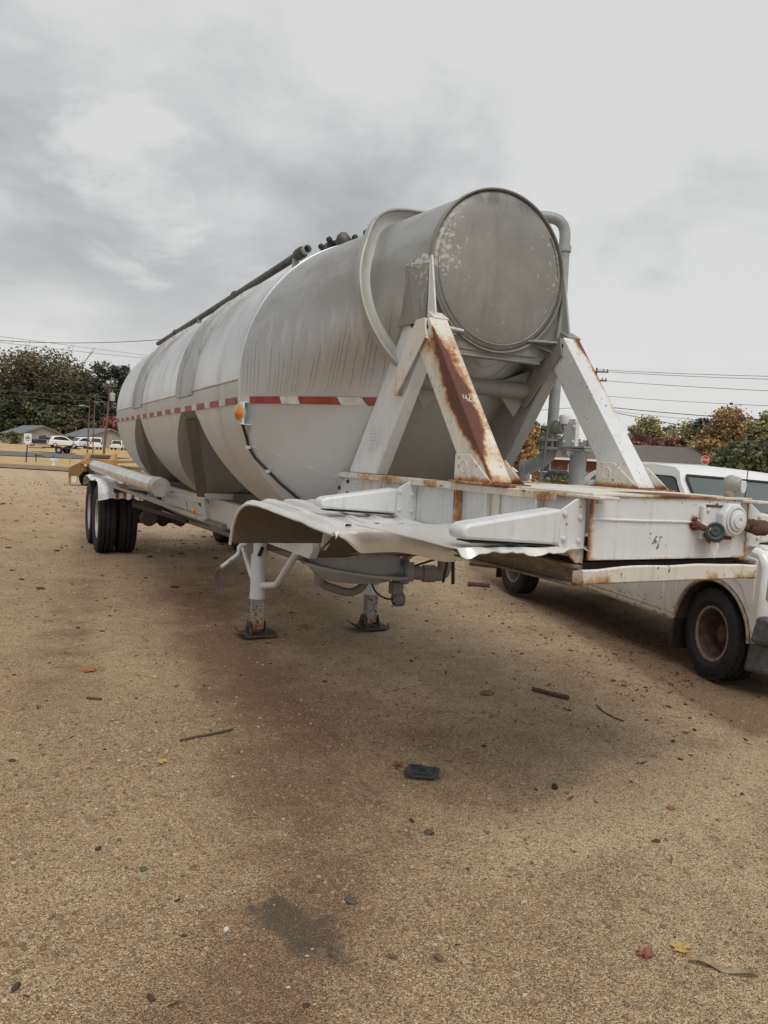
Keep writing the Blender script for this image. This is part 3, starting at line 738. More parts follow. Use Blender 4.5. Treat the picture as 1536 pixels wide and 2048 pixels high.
for s in (-1, 1):
    X = s * .462; rf = strut_rust if s < 0 else strut_rust_r
    m = MB(); m.slab([(X - .059, 1.429, 2.281), (X - .059, 1.291, 2.389), (X - .059, .6085, 1.531), (X - .059, .8315, 1.531)], (.118, 0, 0))
    st = m.build('front_strut', CREAM if s < 0 else WHITE, TR, .006, edge=.022, rust=rf, chip=lambda c: .75)
    m = MB()
    m.slab([(X - .068, .93, 1.528), (X - .068, .93, 1.66), (X - .068, .80, 1.66), (X - .068, .60, 1.528)], (.010, 0, 0))
    m.slab([(X + .058, .98, 1.528), (X + .058, .86, 1.63), (X + .058, .68, 1.64), (X + .058, .52, 1.528)], (.010, 0, 0))
    m.box((X, .73, 1.524), (.17, .46, .012)); m.lathe([(.034, -.003), (.034, .002), (.026, .002), (.026, -.003)], (X - .07, .845, 1.60), (-1, 0, 0), 20)
    m.build('foot_bracket', CREAM, st, .003, edge=.035, rust=lambda c: .12 + .6 * sst(c.z, 1.57, 1.53) + (.9 * sst(c.x, -.41, -.395) if c.x < 0 else 0) + .3 * max(0, nz(c.x * 9, c.y * 9, c.z * 9)), chip=lambda c: .9)
    m = MB()
    m.slab([(X - .075, 1.33, 2.385), (X + .07, 1.33, 2.385), (X + .07, 1.275, 2.27), (X - .075, 1.275, 2.27)], (0, .012, .005))
    m.slab([(X - .078, 1.30, 2.385), (X - .078, 1.40, 2.385), (X - .078, 1.69, 2.03), (X - .078, 1.60, 1.98), (X - .078, 1.28, 2.29)], (.010, 0, 0))
    m.slab([(X - .079, 1.60, 1.98), (X - .079, 1.69, 2.03), (X + .0, 1.69, 2.03), (X + .0, 1.60, 1.98)], (0, .005, .01))
    m.box((X + .02, 1.33, 2.40), (.09, .09, .03), (.5, 0, 0))
    tb = m.build('top_bracket', CREAM if s < 0 else DULL, st, .003, edge=.03, rust=lambda c: (.16 if c.x < 0 else .02) + .4 * max(0, nz(c.x * 9, c.y * 6, c.z * 6)) * (c.x < 0) + .3 * sst(c.z, 2.06, 2.0) + (.9 * sst(c.x, .49, .53) * (c.y < 1.36)), chip=lambda c: .5)
    m = MB(); m.bolts([(X - .04, 1.305, 2.335), (X + .03, 1.305, 2.335)], (0, -.9, .4), .024, .022); m.build('bolt', RUSTY, tb, split=True)
    m = MB(); m.slab([(X - s * .01 - .042, 1.38, 2.24), (X - s * .01 - .042, 1.60, 2.42), (X - s * .01 - .042, 2.31, 1.516), (X - s * .01 - .042, 1.90, 1.516)], (.085, 0, 0))
    rl = m.build('rear_strut', WHITE if s < 0 else STEEL, TR, .008, edge=.12, rust=lambda c: .06, chip=lambda c: -.5)
    if s < 0:     # stamped data plate on the near rear strut: a frame with rows of raised, worn lettering
        q = V((-.511, 1.93, 1.745)); uy = V((0, .755, 0)); m = MB()
        for a, b in (((-.065, -.045), (.065, -.045)), ((.065, -.045), (.065, .045)), ((.065, .045), (-.065, .045)), ((-.065, .045), (-.065, -.045))):
            m.bar(q + V((0, a[0], a[1])), q + V((0, b[0], b[1])), .006, .004, (1, 0, 0))
        rr = random.Random(3)
        for row in range(4):
            y = -.055
            while y < .05:
                w = rr.uniform(.004, .010); m.box(q + V((0, y + w / 2, .03 - row * .02)), (.004, w, .007)); y += w + rr.choice((.004, .004, .012))
        m.build('data_plate', WHITE, rl)
    m = MB(); m.slab([(X - s * .05, 1.50, 2.36), (X - s * .05, 1.62, 2.50), (X - s * .05, 1.66, 2.20), (X - s * .05, 1.45, 2.2)], (s * .012, 0, 0)); m.build('strut_cap', WHITE if s < 0 else STEEL, rl)
# chalked lot number on the near front strut
m = MB(); o = V((-.475, .985, 1.885)); ex = V((1, 0, 0)); ey = V((0, .62, .785)); nn = V((0, -.088 * 0, 0))
def face_pt(u, v):
    p0 = V((-.462, 1.36, 2.335)); d = (V((-.462, .72, 1.525)) - p0).normalized(); up = V((0, 1, 0)); up = (up - d * up.dot(d)).normalized()
    return p0 + d * (.60 + v * -1) - up * .0895 + V((u, 0, 0))
for st_ in ([(-.032, .05), (-.036, .025), (-.018, .024)], [(-.018, .045), (-.016, .006)], [(.006, .036), (-.006, .018), (-.004, .002), (.008, .0), (.008, .014), (-.003, .012)], [(.030, .034), (.018, .022), (.020, .006), (.030, .004), (.036, .018), (.032, .032)]):
    m.tube([face_pt(*q) for q in st_], .0026, 6)
m.build('chalk_number', simple('white chalk', (.75, .73, .72), .9), TR)
# cross tube and inner gussets beneath the drum
m = MB(); m.tube([(-.44, 1.62, 2.09), (.44, 1.62, 2.09)], .055, 18); m.build('cross_tube', DULL, TR)
m = MB()
for s in (-1, 1):
    m.slab([(s * .13, 1.60, 2.11), (s * .44, 1.58, 2.23), (s * .44, 1.60, 2.11)], (0, .012, 0)); m.slab([(s * .14, 1.60, 2.10), (s * .44, 1.62, 2.10), (s * .33, 1.64, 1.92)], (0, .012, 0))
m.build('inner_gusset', DULL, TR, split=True)

# ---- front plate fittings
m = MB(); m.box((0.257, -.012, 1.413), (.225, .024, .145)); sb = m.build('socket_box', WHITE, TR, .006, edge=.04, rust=lambda c: .1)
m = MB()
oc = [(0.297 + .078 * cos(radians(a)), 1.428 + .076 * sin(radians(a))) for a in (22, 68, 112, 158, 202, 248, 292, 338)]
m.prism(oc, 'y', -.062, -.02); m.build('socket_cover', WHITE, sb, .008)
m = MB(); m.lathe([(.046, -.06), (.046, -.075), (.034, -.078), (.032, -.084), (.012, -.086), (.01, -.08), (0, -.08)], (0.302, 0, 1.428), (0, 1, 0), 28); m.lathe([(.060, -.06), (.062, -.068), (.054, -.07), (.052, -.06)], (0.302, 0, 1.428), (0, 1, 0), 28)
m.build('socket_lid', WHITE, sb, 0)
m = MB(); m.tube([(0.157, -.026, 1.487), (0.282, -.026, 1.484)], .005, 8); m.box((0.270, -.027, 1.348), (.09, .02, .016)); m.build('hinge', RUSTY, sb)
m = MB(); m.bolts([(0.170, -.024, 1.468), (0.344, -.024, 1.36)], (0, -1, 0), .010, .010); m.build('bolt', WHITE, sb, split=True)
def rag_ring(c, r, n=14, seed=1):
    m = MB(); rr = random.Random(seed)
    for k in range(n):
        a = 2 * pi * k / n; m.ball((c[0] + r * cos(a) * rr.uniform(.6, 1.2), c[1] - rr.uniform(0, .015), c[2] + r * sin(a) * rr.uniform(.6, 1.2)), (rr.uniform(.006, .012),) * 3, 1)
    return m
m = rag_ring((.112, -.004, 1.408), .020)
m.tube([(.112, 0, 1.408), (.128, -.04, 1.395), (.15, -.065, 1.385)], .017, 12); gh = m.build('gladhand', CREAM, TR, rust=lambda c: .9 * sst(c.x, .125, .115) + .3)
m = MB(); m.tube([(.17, -.05, 1.375), (.205, -.035, 1.352), (.25, -.02, 1.35)], [.036, .034, .022], 14); m.ball((.185, -.05, 1.362), (.042, .034, .034), 2); m.build('coupling_body', RUSTY, gh)
m = MB(); m.lathe([(.036, 0), (.040, -.016), (.034, -.022), (.028, -.016), (.022, -.014), (.018, -.02), (.008, -.02), (0, -.012)], (.160, -.072, 1.380), (.55, .8, -.1), 24); m.build('rubber_seal', simple('aged green rubber', (.05, .075, .075), .7), gh)
m = MB(); m.slab([(.165, -.055, 1.352), (.197, -.058, 1.352), (.214, -.058, 1.315), (.186, -.06, 1.262), (.158, -.058, 1.312)], (0, -.002, 0)); m.build('paper_tag', simple('white card tag', (.72, .68, .66), .8, 0, .05), gh)
m = MB(); m.tube([(.395, -.02, 1.40), (.42, -.04, 1.398)], .020, 12); m.tube([(.42, -.04, 1.398), (.47, -.055, 1.395), (.50, -.045, 1.392)], [.026, .036, .032], 14); m.ball((.435, -.045, 1.41), (.03, .03, .024), 2); m.ball((.46, -.055, 1.38), (.03, .025, .022), 2)
m.lathe([(.03, 0), (.036, .01), (.03, .022), (.02, .022), (.018, .01)], (.495, -.048, 1.393), (1, .2, 0), 16); m.build('gladhand', RUSTY, TR)
m = MB(); m.tube([(.405, .06, 1.52), (.405, .06, 1.555)], .026, 14); m.lathe([(.024, -.02), (.032, -.02), (.035, -.01), (.035, .015), (.026, .03), (0, .033)], (.41, .045, 1.582), (.35, -1, .1), 20)
m.ball((.405, .06, 1.583), (.034, .04, .042), 2); uc = m.build('coupling_cap', STEEL, TR, rust=lambda c: .8 * sst(c.z, 1.54, 1.525) + .1)
m = MB(); m.prism([(.405, 1.600), (.430, 1.600), (.436, 1.58), (.430, 1.552), (.418, 1.542), (.404, 1.552), (.400, 1.58)], 'y', .000, .010); m.build('cap_flap', WHITE, uc, .003)
m = MB(); m.tube([(.52, .30, 1.385), (.73, .12, 1.388), (.80, .06, 1.388)], .055, 20, cap=False); m.lathe([(.056, 0), (.085, 0), (.085, .02), (.075, .028), (.056, .028)], (.75, .105, 1.388), (.76, -.65, 0), 28); m.lathe([(0, 0), (.054, 0)], (.78, .08, 1.388), (.76, -.65, 0), 20)
m.box((.60, .2, 1.31), (.3, .1, .02), (0, 0, -.7)); m.build('hose_inlet', WHITE, TR, rust=lambda c: .25 + .5 * sst(c.x, .77, .78))

# ---- outlets under the hoppers
def outlet(y, front=False):
    m = MB(); m.lathe([(.40, 1.12), (.40, .93), (.395, .905)], (0, y, 0), (0, 0, 1), 40)
    ot = m.build('hopper_outlet', DULL, TR)
    m = MB()
    for z, t in ((.895, 0), (.885, 0)): m.lathe([(.38, 0), (.43, 0), (.43, .012), (.38, .012)], (0, y, z), (0, 0, 1), 40, closed=True)
    for k in range(16):
        a = k * pi / 8; m.tube([(.41 * cos(a), y + .41 * sin(a), .87), (.41 * cos(a), y + .41 * sin(a), .92)], .012, 6)
    m.build('outlet_flange', DULL, ot)
    m = MB(); m.lathe([(.37, .885), (.37, .72), (.30, .64), (0, .63)], (0, y, 0), (0, 0, 1), 40)
    m.build('outlet_box', STEEL, ot, rust=lambda c: .2)
    if front:
        m = MB(); M_ = Matrix.Translation((0, y, .715)) @ Euler((0, radians(7), 0)).to_matrix().to_4x4()
        m.lathe([(0, -.011), (.445, -.011), (.445, .011), (0, .011)], (0, 0, 0), (0, 0, 1), 44)
        bmesh.ops.transform(m.bm, matrix=M_, verts=m.bm.verts[:]); m.build('clean_out_plate', STEEL, ot, .003)
    return ot
outlet(3.22, True); outlet(6.63); outlet(9.0)
m = MB(); m.lathe([(0, -.03), (.085, -.03), (.10, -.02), (.10, .02), (.085, .03), (0, .03)], (.40, 3.08, .70), (.95, -.3, 0), 26); m.lathe([(.10, -.006), (.106, -.006), (.106, .006), (.10, .006)], (.40, 3.08, .70), (.95, -.3, 0), 26)
m.tube([(.30, 3.12, .70), (.46, 3.06, .70)], .08, 20)
m.build('discharge_valve', STEEL, TR, .002)
m = MB(); m.tube([(.42, 3.07, .70), (.58, 3.02, .69), (.70, 2.97, .685), (.70, 2.97, .86), (.70, 2.97, 1.02)], .058, 18, sub=.12); m.lathe([(.058, -.05), (.072, -.05), (.072, .05), (.058, .05)], (.585, 3.02, .69), (.96, -.3, 0), 18); m.lathe([(.058, -.02), (.085, -.02), (.085, .02), (.058, .02)], (.70, 2.97, .88), (0, 0, 1), 18)
m.build('discharge_pipe', DULL, TR, .001)
m = MB(); m.tube([(.42, 3.05, .74), (.62, 2.9, .84)], .009, 8); m.build('valve_handle', BLACK, TR)
m = MB(); m.tube([(.36, 3.15, .66), (.36, 3.15, .56)], .028, 12); m.box((.355, 3.15, .555), (.09, .10, .10)); m.ball((.37, 3.13, .465), (.058, .06, .045), 2); m.lathe([(.05, -.04), (.06, -.03), (.06, .03), (.05, .04)], (.37, 3.13, .465), (1, 0, 0), 18)
for k in range(7): m.lathe([(.056, -.003), (.064, 0), (.056, .003)], (.34 + k * .011, 3.13, .465), (1, 0, 0), 18)
m.build('vibrator', DULL, TR, .003)
m = MB(); m.tube([(.12, 3.15, .62), (.16, 3.13, .52), (.26, 3.12, .47), (.32, 3.12, .47)], .008, 8, sub=.08); m.build('air_hose', BLACK, TR)
m = MB(); m.tube([(-.31, 3.2, .72), (-.30, 3.2, .60), (-.16, 3.2, .55), (-.04, 3.2, .515), (.06, 3.2, .55), (.10, 3.2, .62)], .034, 14, sub=.07); m.lathe([(.034, -.04), (.046, -.04), (.046, .04), (.034, .04)], (-.305, 3.2, .64), (0, 0, 1), 14); m.build('drain_pipe', DULL, TR)
m = MB(); m.tube([(.12, 3.3, .72), (.7, 3.8, .70), (.66, 6.6, .62), (.64, 9.2, .62)], .05, 12, sub=.15); m.build('delivery_line', DULL, TR)
m = MB(); m.tube([(-.62, 9.2, .70), (-.30, 6.9, .66), (.06, 4.6, .60), (.3, 4.2, .62)], .035, 12, sub=.3); m.build('flexible_hose', DULL, TR)

# ---- landing gear
for s in (-1, 1):
    X = s * .553; tilt = s * -.006
    m = MB(); m.tube([(X - tilt, 4.02, .98), (X, 4.02, .335)], .067, 22); m.lathe([(.067, 0), (.071, 0), (.071, .05), (.067, .05)], (X, 4.02, .34), (0, 0, 1), 22)
    leg = m.build('landing_leg', WHITE, TR, 0, edge=.1, rust=lambda c: .1, chip=lambda c: .3)
    m = MB(); m.box((X, 4.02, .22), (.100, .105, .30)); m.build('inner_post', painted('chipped post paint', (.33, .32, .29), .8, 1, .55, (.05, .037, .027), 1.6), leg, .004, edge=.03, rust=lambda c: .30 + .5 * sst(c.z, .17, .09) + .3 * nz(c.x * 9, c.y * 9, c.z * 6), chip=lambda c: 1.8)
    m = MB()
    rows = []
    for (dx, z) in ((-.175, .062), (-.15, .045), (-.115, .017), (.12, .017), (.165, .030)): rows.append([(X + dx, y, z + .004 * (abs(y - 4.02) > .11)) for y in (3.895, 3.92, 4.12, 4.145)])
    m.grid(rows); ft = m.build('foot_pad', FOOT, leg, thick=.009)
    m = MB()
    for q in (-1, 1): m.slab([(X + q * .065, 3.92, .03), (X + q * .065, 4.12, .03), (X + q * .065, 4.06, .14), (X + q * .065, 3.98, .14)], (q * .010, 0, 0))
    m.tube([(X - .09, 4.02, .085), (X + .09, 4.02, .085)], .018, 10); m.build('foot_bracket', FOOT, ft, .003)
    m = MB(); m.tube([(X + s * -.02, 3.96, .46), (X + s * -.08, 3.75, .50), (X + s * -.03, 3.14, .87)], .030, 12, sub=.06); m.build('diagonal_brace', WHITE, TR)
    m = MB(); m.tube([(X + s * .05, 4.05, .52), (X + s * .13, 4.25, .90)], .020, 10); m.build('side_brace', WHITE, TR)
m = MB(); m.tube([(-.5, 4.06, .78), (.5, 4.06, .78)], .028, 12); m.box((-.62, 4.04, .80), (.10, .10, .12)); m.build('gear_shaft', DULL, TR)
m = MB(); m.tube([(-.66, 4.03, .82), (-.74, 4.02, .80), (-.735, 4.01, .74), (-.86, 4.0, .645), (-.925, 4.0, .60), (-.935, 4.0, .545), (-.90, 3.98, .49)], .017, 12, sub=.04)
ck = m.build('crank_handle', WHITE, TR, edge=.04, rust=lambda c: .2 + .8 * sst(c.x, -.86, -.93), chip=lambda c: 1)
m = MB(); m.tube([(-.918, 3.99, .52), (-.885, 3.975, .465)], .021, 12); m.build('grip', simple('faded purple grip', (.12, .07, .08), .7), ck)
m = MB(); m.bar((-.575, 3.955, .72), (-.545, 3.952, .80), .03, .02, (0, -1, 0)); m.build('leg_tag', BLACK, TR)

# ---- running gear
def tyre_mesh(R, W, rim, x0, n=84, deep=.016):
    m = MB(); h = W / 2
    pr = [(rim, -h * .72), (rim + .02, -h * .86), (R - .10, -h), (R - .045, -h * .98), (R - .012, -h * .86), (R, -h * .74)]
    g = [(-.47, -.385), (-.185, -.10), (.10, .185), (.385, .47)]
    for a, b in g: pr += [(R + .002, a * W * .92), (R - deep * 1.5, a * W * .92 + .003), (R - deep * 1.5, b * W * .92 - .003), (R + .002, b * W * .92)]
    pr = [p for p in pr]
    pr += [(R, h * .74), (R - .012, h * .86), (R - .045, h * .98), (R - .10, h), (rim + .02, h * .86), (rim, h * .72)]
    N = len(pr)
    def mod(i, k):
        if 3 <= i <= 6 or N - 7 <= i <= N - 4: return 1 - (.022 if k % 3 == 0 else 0)
        if 6 < i < N - 7 and (k + i // 4) % 4 == 0: return 1 - .014
        return 1
    m.lathe(pr, (x0, 0, 0), (1, 0, 0), n, mod=mod); return m
def rim_mesh(m, R, x0, s, dish):
    """s: which way the outer face looks"""
    m.lathe([(R + .012, s * .085), (R + .004, s * .097), (R - .018, s * .09), (R - .03, s * .05), (R - .05, s * -dish * .5), (R - .055, s * -dish), (R * .62, s * (-dish - .02)), (R * .5, s * (-dish)), (.075, s * (-dish + .01)), (.07, s * (-dish + .07)), (.05, s * (-dish + .085)), (0, s * (-dish + .085))], (x0, 0, 0), (1, 0, 0), 40)
    m.lathe([(R + .01, s * -.09), (R - .03, s * -.06), (R - .045, s * -dish)], (x0, 0, 0), (1, 0, 0), 40)
    return m
def wheel(loc, R, W, rim, s, dish, rmat, parent, rub=RUBBER, nuts=10):
    e = empty('wheel', loc, 0, parent=parent)
    t = tyre_mesh(R, W, rim, 0).build('tyre', rub, e, smooth=30)
    m = MB(); rim_mesh(m, rim, 0, s, dish)
    for k in range(nuts):
        a = 2 * pi * k / nuts; m.lathe([(.012, s * (-dish - .005)), (.012, s * (-dish + .025)), (0, s * (-dish + .025))], (0, rim * .56 * cos(a), rim * .56 * sin(a)), (1, 0, 0), 6)
    rm_ = m.build('rim', rmat, e, smooth=40)
    m = MB(); m.lathe([(rim + .013, s * .083), (rim + .006, s * .101), (rim - .012, s * .099), (rim - .02, s * .075), (rim - .012, s * .07)], (0, 0, 0), (1, 0, 0), 44); m.build('flange', RIME if rmat is RIMR else rmat, rm_, smooth=50); return e
protoL = wheel((0, 0, 0), .505, .255, .29, -1, .02, RIMW, TR)
first = True
for y in (9.67, 10.84):
    for x in (-1.215, -.92, .92, 1.215):
        w = protoL if first else copy_tree(protoL, TR)
        first = False; w.location = (x, y, .503)
        if x > 0: w.rotation_euler = (.3 * x * y, 0, pi)
        else: w.rotation_euler = (x * y, 0, 0)
    m = MB(); m.tube([(-.9, y, .50), (.9, y, .50)], .065, 16); m.ball((-.35, y, .5), (.1, .11, .12), 2); m.build('axle', UNDER, TR)
for s in (-1, 1):
    m = MB()
    for y in (9.67, 10.84): m.bar((s * .5, y - .5, .62), (s * .5, y + .5, .62), .08, .05); m.bar((s * .5, y - .3, .58), (s * .5, y + .3, .58), .08, .05); m.box((s * .5, y, .56), (.12, .18, .14))
    for y in (9.0, 10.25, 11.5): m.slab([(s * .5 - .05, y - .14, .9), (s * .5 - .05, y + .14, .9), (s * .5 - .05, y + .05, .56), (s * .5 - .05, y - .05, .56)], (.1, 0, 0))
    m.build('leaf_spring', UNDER, TR, split=True, bevel=.004)
m = MB(); m.tube([(-.74, 8.55, .60), (-.74, 8.85, .60)], .10, 20); m.tube([(-.3, 8.6, .58), (-.3, 8.85, .58)], .085, 18); m.box((-.55, 8.7, .70), (.5, .12, .08)); m.build('brake_chamber', UNDER, TR)
m = MB(); m.tube([(.2, 8.2, .70), (.75, 8.2, .70)], .13, 20); m.build('air_tank', UNDER, TR)
m = MB(); m.bar((-1.2, 8.75, .98), (1.2, 8.75, .98), .06, .06); m.bar((-.75, 9.1, .88), (-.4, 8.4, .62), .05, .05); m.bar((-1.0, 8.3, .82), (-.5, 7.2, .70), .04, .04); m.bar((-.95, 8.7, .80), (.9, 8.7, .80), .06, .10); m.build('suspension_hanger', UNDER, TR, split=True)
# wheel guards
for s in (-1, 1):
    m = MB(); rows = []
    prof = [(9.06, .84), (9.08, .93), (9.13, 1.03), (9.24, 1.085), (9.5, 1.10), (9.85, 1.09), (10.25, 1.075), (10.7, 1.10), (11.1, 1.10), (11.32, 1.05), (11.42, .92)]
    P2 = []
    for a, b in zip(prof, prof[1:]): P2 += [(lerp(a[0], b[0], k / 5), lerp(a[1], b[1], k / 5)) for k in range(5)]
    P2.append(prof[-1])
    for i, (y, z) in enumerate(P2):
        row = []
        for k in range(21):
            x = lerp(.78, 1.37, k / 20); d = .05 * nz(x * 5, y * 2.2, s * 3) + .025 * nz(x * 12, y * 5)
            cor = .018 * sst(abs((x - .78) % .15 - .075), .03, .05) * sst(y, 9.35, 9.1)
            drop = .02 * sst(x, 1.30, 1.37) * (1 + nz(y * 3, 2))
            row.append((s * x, y - cor * 1.2 + d * .6, z + d - drop))
        rows.append(row)
    m.grid(rows); m.build('wheel_guard', painted('dented bright guard', (.84, .84, .83), .9, 1.2, .34, (.16, .13, .10), .7, 0), TR, smooth=60, thick=.004, rust=lambda c: .05 + (.45 + .55 * sin(abs(c.x) * 58) + .5 * nz(c.x * 14, c.z * 9)) * sst(c.y, 9.5, 9.2) * sst(abs(c.x), 1.19, 1.15), chip=lambda c: 1.5 * sst(abs(c.x), 1.2, 1.1))
# hose tube with its caps and bracket
for s in (-1, 1):
    m = MB(); m.tube([(s * 1.22, 5.25, 1.235), (s * 1.22, 8.2, 1.245), (s * 1.22, 11.2, 1.25)], .087, 28)
    ht = m.build('hose_tube', BRIGHT, TR, smooth=50)
    m = MB(); m.tube([(s * 1.22, 5.06, 1.234), (s * 1.22, 5.26, 1.235)], .092, 28); m.lathe([(.092, 0), (.095, 0), (.095, .014), (.092, .014)], (s * 1.22, 5.245, 1.235), (0, 1, 0), 28); m.build('tube_cap', CAPM, ht, .004)
    m = MB(); m.lathe([(.087, 0), (.093, 0), (.093, .05), (.087, .05)], (s * 1.22, 11.13, 1.25), (0, 1, 0), 28); m.build('strap', DULL, ht)
    m = MB()
    m.bar((s * 1.12, 5.9, 1.12), (s * .95, 4.45, 1.16), .05, .05); m.bar((s * .95, 4.45, 1.18), (s * .93, 4.40, .99), .05, .05); m.bar((s * .93, 4.40, .99), (s * 1.25, 8.9, 1.06), .05, .04); m.bar((s * .95, 4.42, 1.2), (s * .7, 4.4, 1.2), .04, .05); m.bar((s * 1.0, 4.95, 1.11), (s * .98, 4.95, .98), .012, .012); m.bar((s * .5, 8.0, 1.0), (s * 1.28, 8.0, 1.1), .05, .05); m.bar((s * .5, 10.9, 1.0), (s * 1.25, 10.9, 1.16), .05, .05)
    m.build('tube_bracket', STEEL, TR, .004, edge=.2, rust=lambda c: .3)
    m = MB(); m.slab([(s * .56, 4.30, 1.13), (s * .60, 3.2, 1.15), (s * .62, 3.1, .98), (s * .56, 4.35, .93)], (s * .012, 0, 0)); m.build('side_sheet', WHITE, TR)
m = MB(); m.lathe([(.028, 0), (.03, -.01), (.02, -.022), (0, -.026)], (-.99, 4.62, 1.05), (1, 0, 0), 16); m.build('side_reflector', AMBER, TR)
m = MB(); m.tube([(-.56, 5.2, .84), (-.56, 7.5, .80), (-.5, 9.0, .78)], .03, 8); m.tube([(-.40, 5.0, .80), (-.42, 8.8, .74)], .022, 8); m.build('air_pipe', DULL, TR)
m = MB(); m.lathe([(.036, 0), (.040, .012), (.040, .03), (.03, .04), (0, .043)], (.462, 1.02, 1.515), (0, 0, 1), 18); m.build('deck_cap', WHITE, TR)

# ------------------------------------------------------------------ white pickup behind the coupler
PK = empty('pickup_truck', (3.163, 5.409, 0), -.195, 'old white extended cab pickup with rust brown wheels, parked behind the trailer coupler', 'pickup truck')
WID = 1.78
PK.rotation_euler = (0, .035, -.195)
def arch(s0, r, zc, z0, n=14, rev=False):
    a0 = math.asin((z0 - zc) / r); q = [(s0 + r * cos(lerp(a0, pi - a0, k / n)), zc + r * sin(lerp(a0, pi - a0, k / n))) for k in range(n + 1)]
    return q if not rev else q[::-1]
ol = [(-1.1, .50)] + arch(0, .43, .36, .42, rev=True) + [(.6, .385), (3.0, .365)] + arch(3.68, .425, .36, .37, rev=True) + [(4.16, .42), (4.20, .55), (4.20, .98), (4.13, 1.08), (3.9, 1.13), (3.42, 1.17), (3.30, 1.20), (1.02, 1.20), (1.00, 1.02), (-1.08, 1.0)]
m = MB(); m.prism([(-s, z) for s, z in ol], 'x', 0, WID)
body = m.build('body', TRUCK, PK, .06)
m = MB()      # door skins as a slightly proud sheet, so that the shut lines read
m.prism([(-s, z) for s, z in [(1.34, .44), (3.08, .43), (3.08, .78), (3.10, 1.15), (1.34, 1.15)]], 'x', -.007, .02)
d = m.build('door', TRUCK, PK, .012)
m = MB(); m.box((-.014, -2.1, 1.02), (.03, .16, .04)); m.build('handle', BLACK, d, .006)
for s0 in (0, 3.68):
    m = MB(); m.tube([(-.002, -(s0 + .43 * cos(radians(a))), .36 + .43 * sin(radians(a))) for a in range(4, 177, 6)], .012, 8); m.build('arch_trim', simple('rust edged arch trim', (.30, .22, .15), .8, 0, .5, 20, .3), PK)
m = MB(); m.prism([(-s, z) for s, z in [(3.112, .43), (3.25, .42), (3.25, .70), (3.40, .83), (3.6, .89), (3.8, .88), (3.98, .79), (4.08, .62), (4.12, .72), (4.12, 1.02), (3.112, 1.13)]], 'x', -.006, .02); m.build('front_fender', TRUCK, PK, .012)
# cab
OUT = [(.98, 1.17), (1.12, 1.30), (1.28, 1.44), (1.44, 1.58), (1.57, 1.655), (1.75, 1.695), (2.4, 1.705), (2.72, 1.685), (2.86, 1.645), (2.98, 1.55), (3.12, 1.43), (3.28, 1.28), (3.40, 1.17)]
def ins(z): return .025 + .26 * max(0, z - 1.17) + .10 * sst(z, 1.58, 1.72)
m = MB(); rows = []
for s, z in OUT:
    i = ins(z); rows.append([(lerp(i, WID - i, k / 10), -(s + .10 * (1 - (2 * k / 10 - 1) ** 2) * sst(s, 2.5, 3.0)), z + .03 * (1 - (2 * k / 10 - 1) ** 2) * sst(z, 1.6, 1.7)) for k in range(11)])
m.grid(rows); m.face([r[0] for r in rows]); m.face([r[-1] for r in rows])
m.build('cab', TRUCK, PK, .06, smooth=45)
def side_pts(pl, off, side=0): return [((ins(z) + off) if side == 0 else WID - ins(z) - off, -s, z) for s, z in pl]
def round_poly(pl, r=.05):
    o = []
    n = len(pl)
    for i in range(n):
        a, b, c = V(pl[i - 1] + (0,)), V(pl[i] + (0,)), V(pl[(i + 1) % n] + (0,))
        d = min(r, (a - b).length * .45, (c - b).length * .45); p0 = b + (a - b).normalized() * d; p1 = b + (c - b).normalized() * d
        for k in range(5): f = k / 4; q = p0.lerp(b, f).lerp(b.lerp(p1, f), f); o.append((q.x, q.y))
    return o
for side in (0, 1):
    sg = 1 if side == 0 else -1
    for pl in ([(2.06, 1.225), (3.19, 1.225), (3.02, 1.44), (2.87, 1.585), (2.10, 1.60)], [(1.20, 1.225), (1.95, 1.225), (1.97, 1.60), (1.70, 1.61), (1.56, 1.55), (1.36, 1.38)]):
        m = MB(); m.slab(side_pts(round_poly(pl, .07), -.004, side), (sg * .01, 0, 0)); w = m.build('side_window', glass('truck glass', (.035, .042, .042), .04), PK)
        c = (sum(p[0] for p in pl) / len(pl), sum(p[1] for p in pl) / len(pl))
        pts = side_pts(round_poly([(lerp(c[0], s, 1.05), lerp(c[1], z, 1.08)) for s, z in pl], .07), -.001, side)
        m = MB(); m.slab(pts, (sg * .008, 0, 0)); m.build('seal', BLACK, w)
m = MB(); rows = []; rows2 = []
for s, z in ((2.945, 1.60), (2.99, 1.553), (3.125, 1.433), (3.28, 1.288), (3.37, 1.205)):
    i = ins(z) + .055
    f = lambda k: .10 * (1 - (2 * k / 10 - 1) ** 2) * sst(s, 2.5, 3.0) + .012
    rows.append([(lerp(i, WID - i, k / 10), -(s + f(k)), z + .01) for k in range(11)])
m.grid(rows); ws = m.build('windshield', glass('windshield glass', (.075, .09, .088), .05), PK, smooth=60)
m = MB(); m.tube([V(r[0]) for r in rows] , .012, 8); m.tube([V(r[-1]) for r in rows], .012, 8); m.tube([V(p) for p in rows[0]], .014, 8); m.build('seal', BLACK, ws)
m = MB(); m.tube([(.35, -3.52, 1.16), (.36, -3.50, 1.72)], .004, 6); m.build('antenna', BLACK, PK)
m = MB(); m.prism([(-s, z) for s, z in [(-.62, 0.1), (-.62, .36), (-.6, .36), (-.6, .1)]], 'x', .1, .34); m.prism([(-s, z) for s, z in [(3.20, .13), (3.235, .46), (3.26, .46), (3.235, .13)]], 'x', .01, .27); m.build('mud_flap', BLACK, PK, split=True, bevel=.004)
m = MB(); m.prism([(-s, z) for s, z in [(4.10, .40), (4.36, .42), (4.38, .60), (4.14, .62)]], 'x', .0, WID); m.prism([(-s, z) for s, z in [(4.02, .16), (4.3, .2), (4.34, .40), (4.06, .42)]], 'x', .05, WID - .05)
